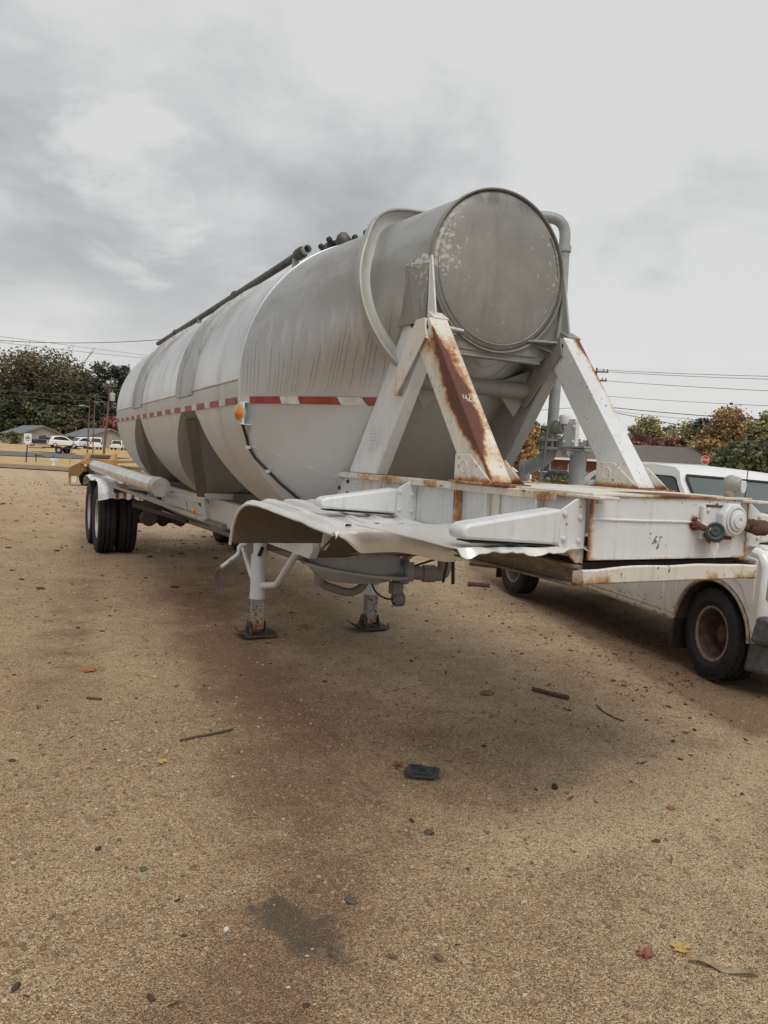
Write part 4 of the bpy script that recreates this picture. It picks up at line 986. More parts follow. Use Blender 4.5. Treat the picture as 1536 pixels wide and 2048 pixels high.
m.build('front_bumper', simple('scuffed grey bumper', (.13, .135, .14), .55, .1, .4, 14, .2), PK, .03)
m = MB(); m.box((WID / 2, -4.21, .82), (.9, .05, .26)); m.build('grille', BLACK, PK, .01)
for x in (.2, WID - .2):
    m = MB(); m.box((x, -4.19, .83), (.34, .06, .20)); m.build('headlight', simple('hazy lamp lens', (.45, .45, .42), .15, .2), PK, .02)
for yy, rr_ in ((0, .425), (-3.68, .42)):
    for x0, x1 in ((.012, .60), (WID - .60, WID - .012)):
        m = MB(); m.tube([(x0, yy, .36), (x1, yy, .36)], rr_, 36, cap=False); m.lathe([(0, 0), (rr_, 0)], (.60 if x0 < 1 else WID - .60, yy, .36), (1, 0, 0), 36)
        for v in [v for v in m.bm.verts if v.co.z < .355]: m.bm.verts.remove(v)
        m.build('wheel_well', UNDER, PK)
m = MB(); m.box((WID / 2, -1.85, .43), (1.66, 2.5, .12)); m.box((WID / 2, -1.6, .48), (1.1, 5.2, .16)); m.box((WID / 2, -3.7, .75), (1.2, .95, .5)); m.box((WID / 2, 0, .75), (1.1, 1.0, .4)); m.tube([(.2, 0, .36), (WID - .2, 0, .36)], .06, 12); m.tube([(.2, -3.68, .36), (WID - .2, -3.68, .36)], .05, 12); m.ball((WID / 2, 0, .36), .14, 2); m.build('chassis', UNDER, PK)
m = MB(); m.box((WID / 2, .05, .99), (1.5, 1.85, .01)); m.box((.06, .06, 1.005), (.11, 1.95, .03)); m.box((WID - .06, .06, 1.005), (.11, 1.95, .03)); m.build('bed_rail', BLACK, PK, split=True, bevel=.004)
m = MB()
for x in (.12, WID - .12): m.box((x, 1.09, .80), (.16, .03, .26))
m.build('tail_lamp', simple('red lamp lens', (.35, .02, .02), .2), PK, .01)
pw = wheel((.14, -3.68, .36), .362, .245, .215, -1, .065, RIMR, PK, nuts=8)
for x, y in ((.14, 0), (WID - .14, -3.68), (WID - .14, 0)):
    w = copy_tree(pw, PK); w.location = (x, y, .36)
    w.rotation_euler = (.7, 0, 0) if x < 1 else (.4, 0, pi)
pw.rotation_euler = (0, 0, -.12)

# ------------------------------------------------------------------ the site beyond
CX, CY = -2.534, -2.28
def LF(l, d): return (CX + l * .8926 + d * .4509, CY - l * .4509 + d * .8926)
def site(px, d): return LF((px - 773) / 1500 * d, d)      # bearing read as metres to the side per 1500 m ahead
YAW = -math.atan2(.4509, .8926)       # turns +x to the sideways direction of the view
def gz(x, y):
    if y < 30: return 0.0
    q = x / (y + 2.3); w = 1 - sst(q, .28, .6)
    return .85 * sst(y, 48, 135) * w

def straw_mat(): 
    g = G('dormant straw lawn'); n = g.noise(.7, 6, .7); n2 = g.noise(7, 5, .7)
    c = g.mix(g.ss(n, .3, .7), (.40, .27, .125), (.53, .385, .20)); c = g.mix(g.ss(n2, .55, .8, 0, .5), c, (.24, .155, .07))
    return g.out(c, .95, 0, g.bump(n2, .6, .05), .2)
def asphalt_mat():
    g = G('old asphalt'); n = g.noise(.5, 6, .65); n2 = g.noise(30, 3, .6)
    return g.out(g.mix(g.ss(n, .3, .7), (.085, .09, .095), (.15, .155, .16)), .85, 0, g.bump(n2, .3, .01))
STRAW = straw_mat(); ASPH = asphalt_mat()

# ground: one sheet, fine near the trailer and coarse to the horizon
def axis_pts(fine0, fine1, step, lo, hi):
    a = []; x = fine0
    while x <= fine1: a.append(x); x += step
    s = step; x = a[-1]
    while x < hi: s *= 1.22; x += s; a.append(x)
    s = step; x = a[0]; b = []
    while x > lo: s *= 1.22; x -= s; b.append(x)
    return b[::-1] + a
gx = axis_pts(-4.2, 6.5, .085, -900, 900); gy = axis_pts(-2.2, 10.5, .085, -300, 1300)
TRK1 = [(-3, -3.2), (-.33, -1.68), (0, -1.42), (.36, -1.12), (1.04, -.97), (2.27, -.785), (4.47, -.57), (8.6, 0), (14, .5)]
def g_attrs(x, y):
    t1 = sst(abs(x - interp(y, TRK1) + .12 * nz(y * 1.3, 2) + .25), .85, .0) * sst(y, 9, 6) * (.85 + .35 * nz(x * 1.5, y * 1.2, 8))
    xc2 = lerp(2.25, 3.63, (y - 1.2) / 3.9); t2 = sst(abs(x - xc2), .75, .15) * sst(y, -1.6, 0) * sst(y, 12, 6) * 1.45
    x3 = lerp(1.15, .75, (y + 1) / 3); t3 = .35 * sst(abs(x - x3 - 1.0), .5, .1) * sst(y, 2.5, .5)
    t4 = .55 * sst(abs(x - interp(y, TRK1) + 1.5), .5, .1) * sst(y, 1, 3)
    under = .3 * sst(abs(x - .1), 1.6, .6) * sst(y, 3, 5.5) * sst(y, 14, 9)  # browner ground beneath the trailer, carried by the track attribute
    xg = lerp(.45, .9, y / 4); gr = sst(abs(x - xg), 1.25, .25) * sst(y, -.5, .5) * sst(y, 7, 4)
    we = max(.90 * sst(sqrt((x + 1.64 + .42 * (y - .07)) ** 2 / .012 + (y - .07) ** 2 / .06) + .9 * nz(x * 7, y * 5, 4), 1.9, .1), .62 * sst(sqrt((x + .03) ** 2 / .02 + (y - 4.25) ** 2 / .05), 1.5, .2), .5 * sst(sqrt((x + .62) ** 2 / .01 + (y - 4.05) ** 2 / .02), 2.2, .6), .55 * sst(sqrt((x - .55) ** 2 / .02 + (y - 4.0) ** 2 / .03), 2.0, .6), .6 * sst(abs((x + .30) - (-.75) * (y - 1.52)), .07, .01) * sst(abs(y - 1.52), .25, .15), .5 * sst(sqrt((x + .95) ** 2 / .02 + (y - .9) ** 2 / .12), 1.5, .2))
    ol = .3 * sst(sqrt((x - .15) ** 2 / .4 + (y - .9) ** 2 / .1) + .5 * nz(x * 3, y * 3, 7), 1.5, .3)
    pa = sst(sqrt((x - .5) ** 2 / 1.6 + (y - .28 - .12 * x) ** 2 / .16) + .4 * nz(x * 2, y * 2, 2), 1.5, .3) + .5 * sst(sqrt((x + .15) ** 2 / .25 + (y - 2.6) ** 2 / 1.2), 1.4, .4)
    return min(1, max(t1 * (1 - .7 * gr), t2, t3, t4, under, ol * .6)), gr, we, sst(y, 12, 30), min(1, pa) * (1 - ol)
verts = []; at = [[], [], [], [], []]
for y in gy:
    for x in gx:
        z = gz(x, y)
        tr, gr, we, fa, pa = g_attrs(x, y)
        z -= .035 * max(0, min(3.2, x - 2.45)) * sst(y, -8, -3) * sst(y, 20, 10)
        if -6 < x < 8 and -4 < y < 14:
            z += .014 * nz(x * .9, y * .9) + .007 * nz(x * 3.1, y * 3.1) + .004 * nz(x * 8, y * 8) - .012 * tr
            f = min(1, min([sqrt((x - a) ** 2 + (y - b) ** 2) for a, b in ((-.55, 4.02), (.55, 4.02))]) / .3); z *= f
        verts.append((x, y, z))
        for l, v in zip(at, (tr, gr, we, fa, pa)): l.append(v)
nx = len(gx); faces = [(j * nx + i, j * nx + i + 1, (j + 1) * nx + i + 1, (j + 1) * nx + i) for j in range(len(gy) - 1) for i in range(nx - 1)]
me = bpy.data.meshes.new('ground'); me.from_pydata(verts, [], faces)
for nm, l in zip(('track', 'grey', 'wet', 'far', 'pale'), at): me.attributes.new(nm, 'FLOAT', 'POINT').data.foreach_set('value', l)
for p in me.polygons: p.use_smooth = True
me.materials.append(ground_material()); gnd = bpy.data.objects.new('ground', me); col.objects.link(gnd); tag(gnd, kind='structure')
GX, GY, GV = gx, gy, verts
def ground_z(x, y):
    import bisect
    i = max(0, min(nx - 2, bisect.bisect(GX, x) - 1)); j = max(0, min(len(GY) - 2, bisect.bisect(GY, y) - 1))
    u = (x - GX[i]) / (GX[i + 1] - GX[i]); v = (y - GY[j]) / (GY[j + 1] - GY[j])
    z = lambda a, b: GV[b * nx + a][2]
    return lerp(lerp(z(i, j), z(i + 1, j), u), lerp(z(i, j + 1), z(i + 1, j + 1), u), v)

def strip(name, l0, l1, dnear, dfar, mat, lift, n=40, kind='structure', wob=0):
    m = MB(); rows = []
    for j in range(13):
        r = []
        for k in range(n + 1):
            l = lerp(l0, l1, k / n); d = lerp(dnear(l), dfar(l), j / 12) + (wob * nz(l * .15, 3) if j in (0, 12) else 0)
            x, y = LF(l, d); r.append((x, y, ground_z(x, y) + lift))
        rows.append(r)
    m.grid(rows); return tag(m.build(name, mat, None, smooth=80), kind=kind)
strip('lawn', -120, 10, lambda l: 46 - .05 * l, lambda l: 175, STRAW, .05, 60)
strip('lawn', 12, 140, lambda l: 26 + .2 * l, lambda l: 150, STRAW, .05, 50)
strip('road', -120, -26, lambda l: 62 + 5 * sst(l, -40, -22) - 16 * sst(l, -33, -40), lambda l: 77, ASPH, .10, 90)
strip('gravel_verge', -120, 10, lambda l: 40.5 - .05 * l, lambda l: 46.3 - .05 * l, simple('brown verge dirt', (.24, .155, .10), .95, 0, .35, 1.5, .4), .052, 60, wob=.7)

# ---- vehicles in the distance
def car(name, label, group, px, d, head, L, W, H, kind, paint, cat='car'):
    x, y = site(px, d); e = empty(name, (x, y, ground_z(x, y) + (.10 if 60 < d < 78 else .05)), YAW + head, label, cat, group)
    h = L / 2
    if kind == 'suv':
        lo = [(-h, .45), (-h + .03, .95), (-h + .15, 1.06), (h - 1.3, 1.04), (h - .4, .93), (h - .1, .80), (h, .6), (h, .35), (-h, .32)]
        up = [(-h + .10, 1.0), (-h + .42, H - .28), (-h + .75, H - .08), (-h + 1.5, H), (h - 2.3, H - .03), (h - 1.9, H - .14), (h - 1.05, 1.0)]
        gl = [(-h + .62, 1.12), (-h + .82, H - .24), (-h + 1.5, H - .15), (h - 2.3, H - .17), (h - 2.0, H - .25), (h - 1.4, 1.06)]
    elif kind == 'van':
        lo = [(-h, .4), (-h + .04, 1.0), (h - .8, 1.0), (h - .1, .85), (h, .35), (-h, .3)]
        up = [(-h + .05, .98), (-h + .25, H - .1), (-h + .5, H), (h - 1.9, H), (h - .75, .98)]
        gl = [(-h + .25, 1.05), (-h + .4, H - .2), (h - 1.95, H - .17), (h - 1.05, 1.05)]
    elif kind == 'pickup':
        lo = [(-h, .5), (-h, 1.08), (h - 1.5, 1.1), (h - .1, 1.0), (h, .45), (-h, .42)]
        up = [(-.55, 1.08), (-.45, H - .1), (-.2, H), (h - 2.1, H), (h - 1.4, 1.08)]
        gl = [(-.4, 1.14), (-.32, H - .18), (h - 2.15, H - .15), (h - 1.65, 1.14)]
    else:
        lo = [(-h, .4), (-h, .85), (h - .9, .9), (h - .1, .75), (h, .35), (-h, .3)]
        up = [(-h + .35, .85), (-h + 1.0, H), (h - 2.1, H), (h - 1.1, .88)]
        gl = [(-h + .65, .92), (-h + 1.1, H - .1), (h - 2.15, H - .1), (h - 1.5, .92)]
    m = MB(); m.bm.faces.ensure_lookup_table
    m.prism(lo, 'x', -W / 2, W / 2); m.build('body', paint, e, .09)
    m = MB(); i = .12; c = [(-W / 2 + i, W / 2 - i)]
    m.prism(up, 'x', -W / 2 + .10, W / 2 - .10); m.build('cabin', paint, e, .08)
    m = MB(); m.prism(gl, 'x', -W / 2 + .085, W / 2 - .085); m.build('side_window', GLASS, e, .01)
    m = MB(); fa, fb = up[-1], up[-2]
    t = lambda a, b, f: (lerp(a[0], b[0], f), lerp(a[1], b[1], f))
    for (a, b), sg in (((up[-1], up[-2]), 1), ((up[0], up[1]), -1)):
        p, q = t(a, b, .12), t(a, b, .9)
        m.slab([(-W / 2 + .2, p[0] + sg * .02, p[1]), (W / 2 - .2, p[0] + sg * .02, p[1]), (W / 2 - .28, q[0] + sg * .02, q[1]), (-W / 2 + .28, q[0] + sg * .02, q[1])], (0, sg * .02, .01))
    m.build('windshield', GLASS, e)
    m = MB(); m.box((0, h - .02, .62), (W * .55, .08, .22)); m.box((0, h - .02, .38), (W * .9, .1, .12)); m.build('grille', BLACK, e, .02)
    for s in (-1, 1):
        m = MB(); m.box((s * W * .38, h - .08, .72), (.32, .14, .15)); m.build('headlight', simple('hazy lamp lens', (.45, .45, .42), .15), e, .02)
        m = MB(); m.box((s * W * .42, -h + .03, .9), (.18, .1, .32)); m.build('tail_lamp', simple('red lamp lens', (.35, .02, .02), .2), e, .02)
    for s in (-1, 1):
        for yy in (-h + .85, h - .9):
            w = MB(); w.lathe([(.2, -.11), (.31, -.11), (.34, -.07), (.34, .07), (.31, .11), (.2, .11)], (s * (W / 2 - .1), yy, .34), (1, 0, 0), 24, closed=True); wt = w.build('tyre', RUBBER, e)
            w = MB(); w.lathe([(.21, .10), (.15, .07), (.0, .09)], (s * (W / 2 - .1), yy, .34), (s, 0, 0), 20); w.build('rim', RIMW, wt)
    return e
DARKPAINT = simple('black vehicle paint', (.012, .012, .013), .25, 0, .2, 2, 0, .5, .4); BLUE = simple('dark blue vehicle paint', (.015, .018, .06), .25, 0, .2, 2, 0, .5, .4)
PAINT2 = simple('white background vehicle paint', (.78, .78, .78), .3, 0, .05)
car('parked_car', 'white sport utility car parked side on, between the black pickup and the white wagon', None, 127, 110, -.95, 4.3, 1.85, 1.72, 'suv', PAINT2)
car('parked_car', 'white sport utility car facing forward, its dark grille beside the side-on white car', None, 161, 113, 2.55, 4.4, 1.85, 1.70, 'suv', PAINT2)
car('parked_car', 'white minivan seen from its rear corner, beside the utility poles at left', None, 187, 111, .55, 4.4, 1.8, 1.75, 'van', PAINT2)
car('parked_car', 'black pickup loaded and parked left of the white cars', None, 86, 110, -1.1, 4.6, 1.85, 1.65, 'pickup', DARKPAINT, 'pickup truck')
car('parked_car', 'small white car half hidden by the rear end of the tank', None, 238, 116, .1, 4.0, 1.75, 1.45, 'sedan', PAINT2)
car('parked_car', 'white car by the far brick building, glimpsed between the struts', None, 1008, 62, -1.2, 4.4, 1.8, 1.5, 'sedan', PAINT2)
car('parked_car', 'dark blue car parked beyond the weeds, seen under the manifold', None, 1152, 36, -2.55, 4.2, 1.75, 1.42, 'sedan', BLUE)

# ---- small flatbed trailer by the cars
x, y = site(118, 80); fb = empty('flatbed_trailer', (x, y, ground_z(x, y)), YAW, 'small rusty flatbed trailer with stakes, parked on the road before the white cars', 'trailer')
m = MB(); m.box((.3, 0, .62), (3.4, 1.6, .10)); m.build('deck', UNDER, fb)
m = MB(); m.bar((-1.4, 0, .55), (-3.2, 0, .50), .08, .08); m.bar((-3.0, 0, .05), (-3.0, 0, .8), .06, .06); m.bar((-2.95, 0, .12), (2.0, -.5, .12), .05, .05); m.build('drawbar', RUSTY, fb)
m = MB()
for k in range(8): m.bar((-1.2 + k * .42, -.8, .62), (-1.2 + k * .42, -.8, 1.05), .05, .05)
m.build('stake', RUSTY, fb, split=True)
for s in (-1, 1):
    m = MB(); m.lathe([(.2, -.1), (.36, -.1), (.40, -.06), (.40, .06), (.36, .1), (.2, .1)], (.45, s * .95, .42), (0, 1, 0), 26, closed=True); w = m.build('tyre', RUBBER, fb)
    m = MB(); m.lathe([(.22, .08), (.1, .04), (0, .06)], (.45, s * .95, .42), (0, s, 0), 20); m.build('rim', RIMW, w)

# ---- fire hydrant
x, y = site(108, 50); hy = empty('fire_hydrant', (x, y, ground_z(x, y) + .04), YAW, 'white fire hydrant with a blue bonnet on the straw verge', 'fire hydrant')
m = MB(); m.lathe([(.15, 0), (.15, .04), (.105, .05), (.10, .40), (.13, .42), (.13, .46)], (0, 0, 0), (0, 0, 1), 20); m.build('barrel', PAINT2, hy)
m = MB(); m.lathe([(.135, .46), (.13, .52), (.09, .60), (.04, .63), (.03, .68), (0, .68)], (0, 0, 0), (0, 0, 1), 20); m.build('bonnet', simple('blue hydrant paint', (.03, .09, .30), .5), hy)
m = MB(); m.tube([(-.22, 0, .38), (.22, 0, .38)], .055, 12); m.tube([(0, -.05, .34), (0, -.2, .34)], .075, 14); m.build('nozzle', PAINT2, hy)
# ---- white notice on a post
x, y = site(53, 52); sg = empty('sign_post', (x, y, ground_z(x, y)), YAW, 'white notice board on a thin dark post beside the road', 'sign')
m = MB(); m.bar((0, 0, 0), (.10, 0, 1.5), .06, .06); m.build('post', BLACK, sg)
m = MB(); m.box((.13, -.05, 1.72), (.52, .03, .66)); m.box((.13, -.04, 1.36), (.30, .05, .12)); bd = m.build('board', PAINT2, sg, .01)
m = MB()
for z, w in ((1.90, .12), (1.80, .34), (1.72, .34), (1.60, .26)): m.box((.13, -.067, z), (w, .004, .05))
m.build('lettering', BLACK, bd)
x, y = site(73, 54); vp = empty('valve_post', (x, y, ground_z(x, y) + .04), YAW, 'short dark standpipe with a lever beside the hydrant', 'standpipe')
m = MB(); m.tube([(0, 0, 0), (0, 0, .45), (.3, 0, .5), (.65, 0, .42)], .04, 8); m.ball((0, 0, .5), .12, 1); m.build('pipe', DARKP, vp)

# ---- houses at left
def house(name, label, l, d, ang, Lx, Ly, wall, ridge, feats):
    x, y = LF(l, d); e = empty(name, (x, y, ground_z(x, y) - .1), YAW + ang, label, 'house')
    # local: near corner at origin, gable wall along +x, long wall along +y (away to the left-back)
    m = MB(); g = [(0, 0), (Lx, 0), (Lx, wall), (Lx / 2, ridge - .12), (0, wall)]
    m.prism([(p[0], p[1]) for p in g], 'y', 0, Ly); m.build('wall', SIDING, e)
    m = MB(); o = .45
    k = (ridge - wall) / (Lx / 2); 
    for sgn in (-1, 1):
        ex = Lx / 2 + sgn * (Lx / 2 + o); ez = wall - k * o
        m.slab([(Lx / 2, -o, ridge), (ex, -o, ez), (ex, Ly + o, ez), (Lx / 2, Ly + o, ridge)], (0, 0, .10))
    r = m.build('roof', SHINGLE, e)
    m = MB()
    for sgn in (-1, 1):
        ex = Lx / 2 + sgn * (Lx / 2 + o); ez = wall - k * o
        m.bar((Lx / 2, -o - .03, ridge - .02), (ex, -o - .03, ez), .05, .16); m.bar((ex + sgn * .03, -o, ez), (ex + sgn * .03, Ly + o, ez), .05, .16)
    m.build('fascia', simple('grey trim', (.22, .22, .21), .7), r)
    for kind, yy, w in feats:
        if kind == 'door':
            m = MB(); m.box((-.03, yy, .95), (.08, w, 1.8)); m.build('door', simple('brick red door', (.12, .045, .03), .6), e, .01)
        else:
            m = MB(); m.box((-.03, yy, 1.2), (.08, w, 1.1)); f = m.build('window', PAINT2, e, .01); m = MB(); m.box((-.05, yy, 1.2), (.06, w * .8, .9)); m.build('pane', GLASS, f)
    return e
SIDING = striped('grey board siding', (.30, .29, .27), (.37, .36, .335), 0, .42, .12)
SHINGLE = simple('grey shingle roof', (.165, .18, .185), .9, 0, .25, 3, .3)
house('house', 'grey board house at the far left with a door and a shrub under its eave', -60.3, 124, .75, 6.6, 9.5, 2.05, 3.35, [('window', 2.2, 1.4), ('door', 5.2, 1.0), ('window', 7.2, 1.3)])
house('house', 'grey board house behind the white cars, its gable facing the tank', -50.2, 126, .75, 7.4, 10.5, 2.05, 3.45, [('window', 2.5, 1.6), ('door', 5.5, 1.0), ('window', 8, 1.6)])

# ---- brick building at right
x, y = site(1058, 100); bb = empty('brick_building', (x, y, 0), YAW - .04, 'long low brick building with a brown shingle roof behind the pickup', 'building')
BRICK = striped('red brown brick', (.17, .07, .05), (.23, .10, .07), 2, .25, .12)
m = MB(); m.box((11.8, 6, 1.4), (22.6, 10, 2.8)); m.build('wall', BRICK, bb)
m = MB(); rf = simple('brown grey shingle roof', (.135, .115, .108), .9, 0, .15, 2, .3)
m.slab([(0, 0, 2.75), (23.6, 0, 2.75), (23.9, 6, 5.1), (1.2, 6, 5.1)], (0, 0, .15)); m.slab([(0, 12, 2.75), (23.6, 12, 2.75), (23.9, 6, 5.1), (1.2, 6, 5.1)], (0, 0, .15)); r = m.build('roof', rf, bb)
m = MB(); m.box((11.8, -.06, 2.74), (23.6, .12, .28)); m.build('fascia', PAINT2, r)
m = MB(); m.slab([(23.0, .6, 2.7), (23.0, 11.4, 2.7), (23.0, 6, 5.0)], (.15, 0, 0)); m.slab([(1.0, .6, 2.7), (1.0, 11.4, 2.7), (1.3, 6, 5.0)], (.15, 0, 0)); m.build('gable', BRICK, bb)
m = MB(); m.tube([(10.4, -.12, 2.6), (10.4, 2.0, 3.6), (10.4, 2.0, 5.4)], .06, 8); m.build('vent_pipe', BLACK, r)
for k in range(6):
    m = MB(); m.box((2.2 + k * 3.8, .98, 1.5), (1.5, .1, 1.3)); w = m.build('window', PAINT2, bb); m = MB(); m.box((2.2 + k * 3.8, .95, 1.5), (1.25, .1, 1.05)); m.build('pane', GLASS, w)

# ---- stop sign
x, y = site(1407, 66); sp = empty('stop_sign', (x, y, 0), YAW + .15, 'red octagonal stop sign on a post above the pickup roof', 'stop sign')
m = MB(); m.bar((0, .05, 0), (0, .05, 3.2), .06, .05); m.build('post', DULL, sp)
oc = lambda r: [(r * cos(radians(22.5 + 45 * k)), 2.88 + r * sin(radians(22.5 + 45 * k))) for k in range(8)]
m = MB(); m.prism(oc(.41), 'y', -.005, .01); m.build('rim', PAINT2, sp)
m = MB(); m.prism(oc(.375), 'y', -.012, -.004); pl = m.build('plate', simple('sign red', (.42, .02, .025), .5, 0, .1), sp)
cu = bpy.data.curves.new('STOP', 'FONT'); cu.body = 'STOP'; cu.size = .30; cu.align_x = 'CENTER'; cu.align_y = 'CENTER'; cu.extrude = .002
to = bpy.data.objects.new('tmp', cu); col.objects.link(to); bpy.context.view_layer.update()
me = bpy.data.meshes.new_from_object(to.evaluated_get(bpy.context.evaluated_depsgraph_get())); bpy.data.objects.remove(to)
me.transform(Matrix.Translation((0, -.016, 2.88)) @ Euler((pi / 2, 0, 0)).to_matrix().to_4x4() @ Matrix.Diagonal((.9, 1, 1, 1)))
me.materials.clear(); me.materials.append(PAINT2); lo = bpy.data.objects.new('lettering', me); col.objects.link(lo); lo.parent = pl

# ---- yellow gooseneck trailer behind
x, y = site(196, 28); yt = empty('equipment_trailer', (x, y, 0), YAW + .02, 'yellow equipment trailer with a stepped gooseneck, parked behind the tank trailer', 'trailer')
YEL = painted('chipped yellow paint', (.42, .245, .07), .9, 1.2, .6, (.15, .08, .035), .9)
yr = lambda c: .2 + .5 * max(0, nz(c.x * 3, c.y * 2, c.z * 4))
m = MB(); m.prism([(-.62, .84), (.62, .84), (.62, .98), (-.62, .98)], 'y', 0, .10); m.box((.66, .05, 1.06), (.06, .1, .45))
m.build('bolster_beam', YEL, yt, .01, edge=.15, rust=yr)
m = MB(); m.slab([(-.60, .25, 1.0), (-.36, .12, 1.0), (-.44, .35, 1.26), (-.58, .40, 1.26)], (0, .05, 0)); m.slab([(.6, .25, 1.0), (.34, .12, 1.0), (.44, .35, 1.26), (.58, .40, 1.26)], (0, .05, 0)); m.slab([(-.40, .3, 1.06), (.40, .3, 1.06), (.46, .5, 1.24), (-.46, .5, 1.24)], (0, .03, 0)); m.box((0, 1.6, .96), (1.1, 2.6, .10)); m.bar((-.1, .05, 1.0), (-.1, .05, 1.1), .1, .1)
m.build('gooseneck', YEL, yt, .01, edge=.15, rust=yr)
YEL_SHADE = painted('shade darkened yellow paint', (.22, .12, .035), 1, 1.2, .7, (.08, .045, .02), .9)  # darker copy of the yellow, shade painted into the lower wings
m = MB(); m.slab([(-.60, .06, .93), (-1.08, .06, .68), (-1.08, .06, .36), (-.72, .06, .36), (-.50, .06, .62)], (0, .1, 0)); m.slab([(.60, .06, .93), (.90, .06, .74), (1.26, .06, .70), (1.26, .06, .60), (.5, .06, .62)], (0, .1, 0)); m.box((-.75, 1.0, .60), (.55, 1.7, .10)); m.box((.8, 1.0, .60), (.55, 1.7, .10)); m.box((-.1, 2.6, .66), (1.3, 3.4, .14))
m.build('deck', YEL_SHADE, yt, .01, edge=.2, rust=yr)
m = MB(); m.box((0, .5, .70), (.95, .5, .26)); m.build('void_shade', UNDER, yt)  # dark box filling in for the shaded void below the beam
m = MB(); m.box((-1.08, .15, .30), (.07, .07, .60)); m.box((-1.08, .15, .02), (.2, .2, .04)); m.box((1.22, .15, .30), (.07, .07, .60)); m.build('jack_leg', YEL, yt, split=True, bevel=.006, edge=.1, rust=yr)
m = MB(); m.slab([(-.36, .285, 1.075), (.36, .285, 1.075), (.40, .40, 1.19), (-.40, .40, 1.19)], (0, -.02, .01)); m.build('pocket_shade', RUSTY, yt)  # dark brown plate standing in for the shaded recess of the gooseneck
m = MB(); m.box((-.30, .5, .62), (.16, .6, .44)); m.box((.30, .5, .62), (.16, .6, .44)); m.box((0, .8, .62), (.5, .1, .4)); m.build('post', UNDER, yt)
for xx in (-.78, .85):
    for yy in (.9, 5.2):
        m = MB(); m.lathe([(.2, -.12), (.33, -.12), (.36, -.08), (.36, .08), (.33, .12), (.2, .12)], (xx, yy, .36), (1, 0, 0), 26, closed=True); w = m.build('tyre', RUBBER, yt); m = MB(); m.lathe([(.21, -.1), (.1, -.06), (0, -.08)], (xx, yy, .36), (1, 0, 0), 20); m.build('rim', RIMW, w)
m = MB(); m.box((-.88, .12, .28), (.20, .12, .30)); m.build('step_box', CREAM, yt, .01)

# ---- poles and wires
WOOD = simple('weathered pole wood', (.16, .115, .08), .9, 0, .3, 3, .3)
def pole(label, px, d, h, lean, arms, r=.14, name='utility_pole', top=None):
    x, y = site(px, d); z0 = ground_z(x, y); e = empty(name, (x, y, z0), YAW, label, 'utility pole' if name == 'utility_pole' else 'street lamp')
    m = MB(); m.tube([(0, 0, -.1), (lean * .5, 0, h * .5), (lean, 0, h)], [r, r * .85, r * .65], 10); m.build('pole', WOOD, e)
    for z, w in arms:
        m = MB(); m.box((lean * z / h, -.12, z), (w, .12, .14)); a = m.build('crossarm', WOOD, e)
        m = MB()
        for q in (-.46, -.3, .3, .46): m.lathe([(.03, 0), (.06, .05), (.07, .12), (.03, .2), (0, .2)], (lean * z / h + q * w, -.12, z + .07), (0, 0, 1), 8)
        m.build('insulator', DULL, a)
    return e
p1 = pole('wooden utility pole carrying a grey transformer, close to the rear of the tank', 208, 85, 8.6, .62, [(7.75, 1.6)])
m = MB(); m.lathe([(0, 0), (.26, 0), (.28, .1), (.28, .8), (.2, .9), (0, .92)], (.95, -.3, 6.1), (0, 0, 1), 18); m.tube([(.9, -.3, 7.0), (.95, -.3, 7.3)], .04, 8); m.build('transformer', simple('light grey enamel', (.40, .42, .43), .5), p1)
m = MB(); m.tube([(.40, 0, 4.9), (.7, -.2, 5.35), (1.15, -.3, 5.45)], .03, 8); m.ball((1.2, -.3, 5.4), (.2, .1, .08), 1); m.build('lamp_arm', DULL, p1)
for px, d, h, lean, sd, lb in ((175, 75, 5.2, .15, -1, 'thin lamp pole left of the transformer pole, the shorter of the pair'), (186, 85, 6.1, .12, 1, 'thin tall lamp pole between the short lamp pole and the transformer pole')):
    e = pole(lb, px, d, h, lean, [], .07, 'street_lamp')
    m = MB(); m.tube([(lean, 0, h - .25), (lean + sd * .7, 0, h - .1)], .03, 8); m.ball((lean + sd * .85, 0, h - .14), (.28, .13, .07), 2); m.build('lamp_head', simple('light grey enamel', (.40, .42, .43), .5), e)
p2 = pole('tall utility pole with two crossarms, standing past the brick building at right', 1166, 70, 10.9, .60, [(10.55, 2.1), (9.75, 2.0)])
x, y = site(140, 55); gw = empty('guy_marker', (x, y, ground_z(x, y)), YAW, 'leaning thin marker rod before the road, left of the yellow trailer', 'marker rod')
m = MB(); m.tube([(0, 0, 0), (.45, 0, 2.7)], .03, 8); m.build('rod', DULL, gw)
def wire(label, a, b, sag, r, name='power_line'):
    pts = []
    for k in range(25):
        t = k / 24; p = V(a).lerp(V(b), t); p.z -= sag * 4 * t * (1 - t); pts.append(p)
    m = MB(); m.tube(pts, r, 6); tag(m.build(name, BLACK, None), label, 'overhead wire', 'overhead wires')
PT = V((*site(220, 85), 0)); PT.z = 8.45
L = lambda px, d, z: (*site(px, d), z)
wire('highest thin wire over the left trees, falling towards the tank', L(-160, 80, 13.0), L(330, 150, 19.2), 0, .022)
wire('second thin wire over the left trees, just under the highest', L(-160, 75, 11.7), L(340, 140, 17.6), .2, .022)
wire('dark wire rising over the left trees to the tank top', L(-220, 58, 9.6), L(420, 62, 11.0), .9, .022)
wire('thin wire crossing the brown tree to the top crossarm of the transformer pole', L(-220, 52, 6.4), PT, .2, .022)
wire('thick cable crossing the left trees below the crossarm, the upper of two', L(-220, 45, 4.75), (PT.x - .3, PT.y, 6.9), .1, .04)
wire('thick cable crossing the left trees below the crossarm, the lower of two', L(-220, 45, 4.55), (PT.x - .3, PT.y, 6.35), .15, .035)
Q = V((*site(1178, 70), 0))
wire('uppermost wire running right from the tall pole', (Q.x, Q.y, 10.75), L(1800, 50, 8.6), .15, .018)
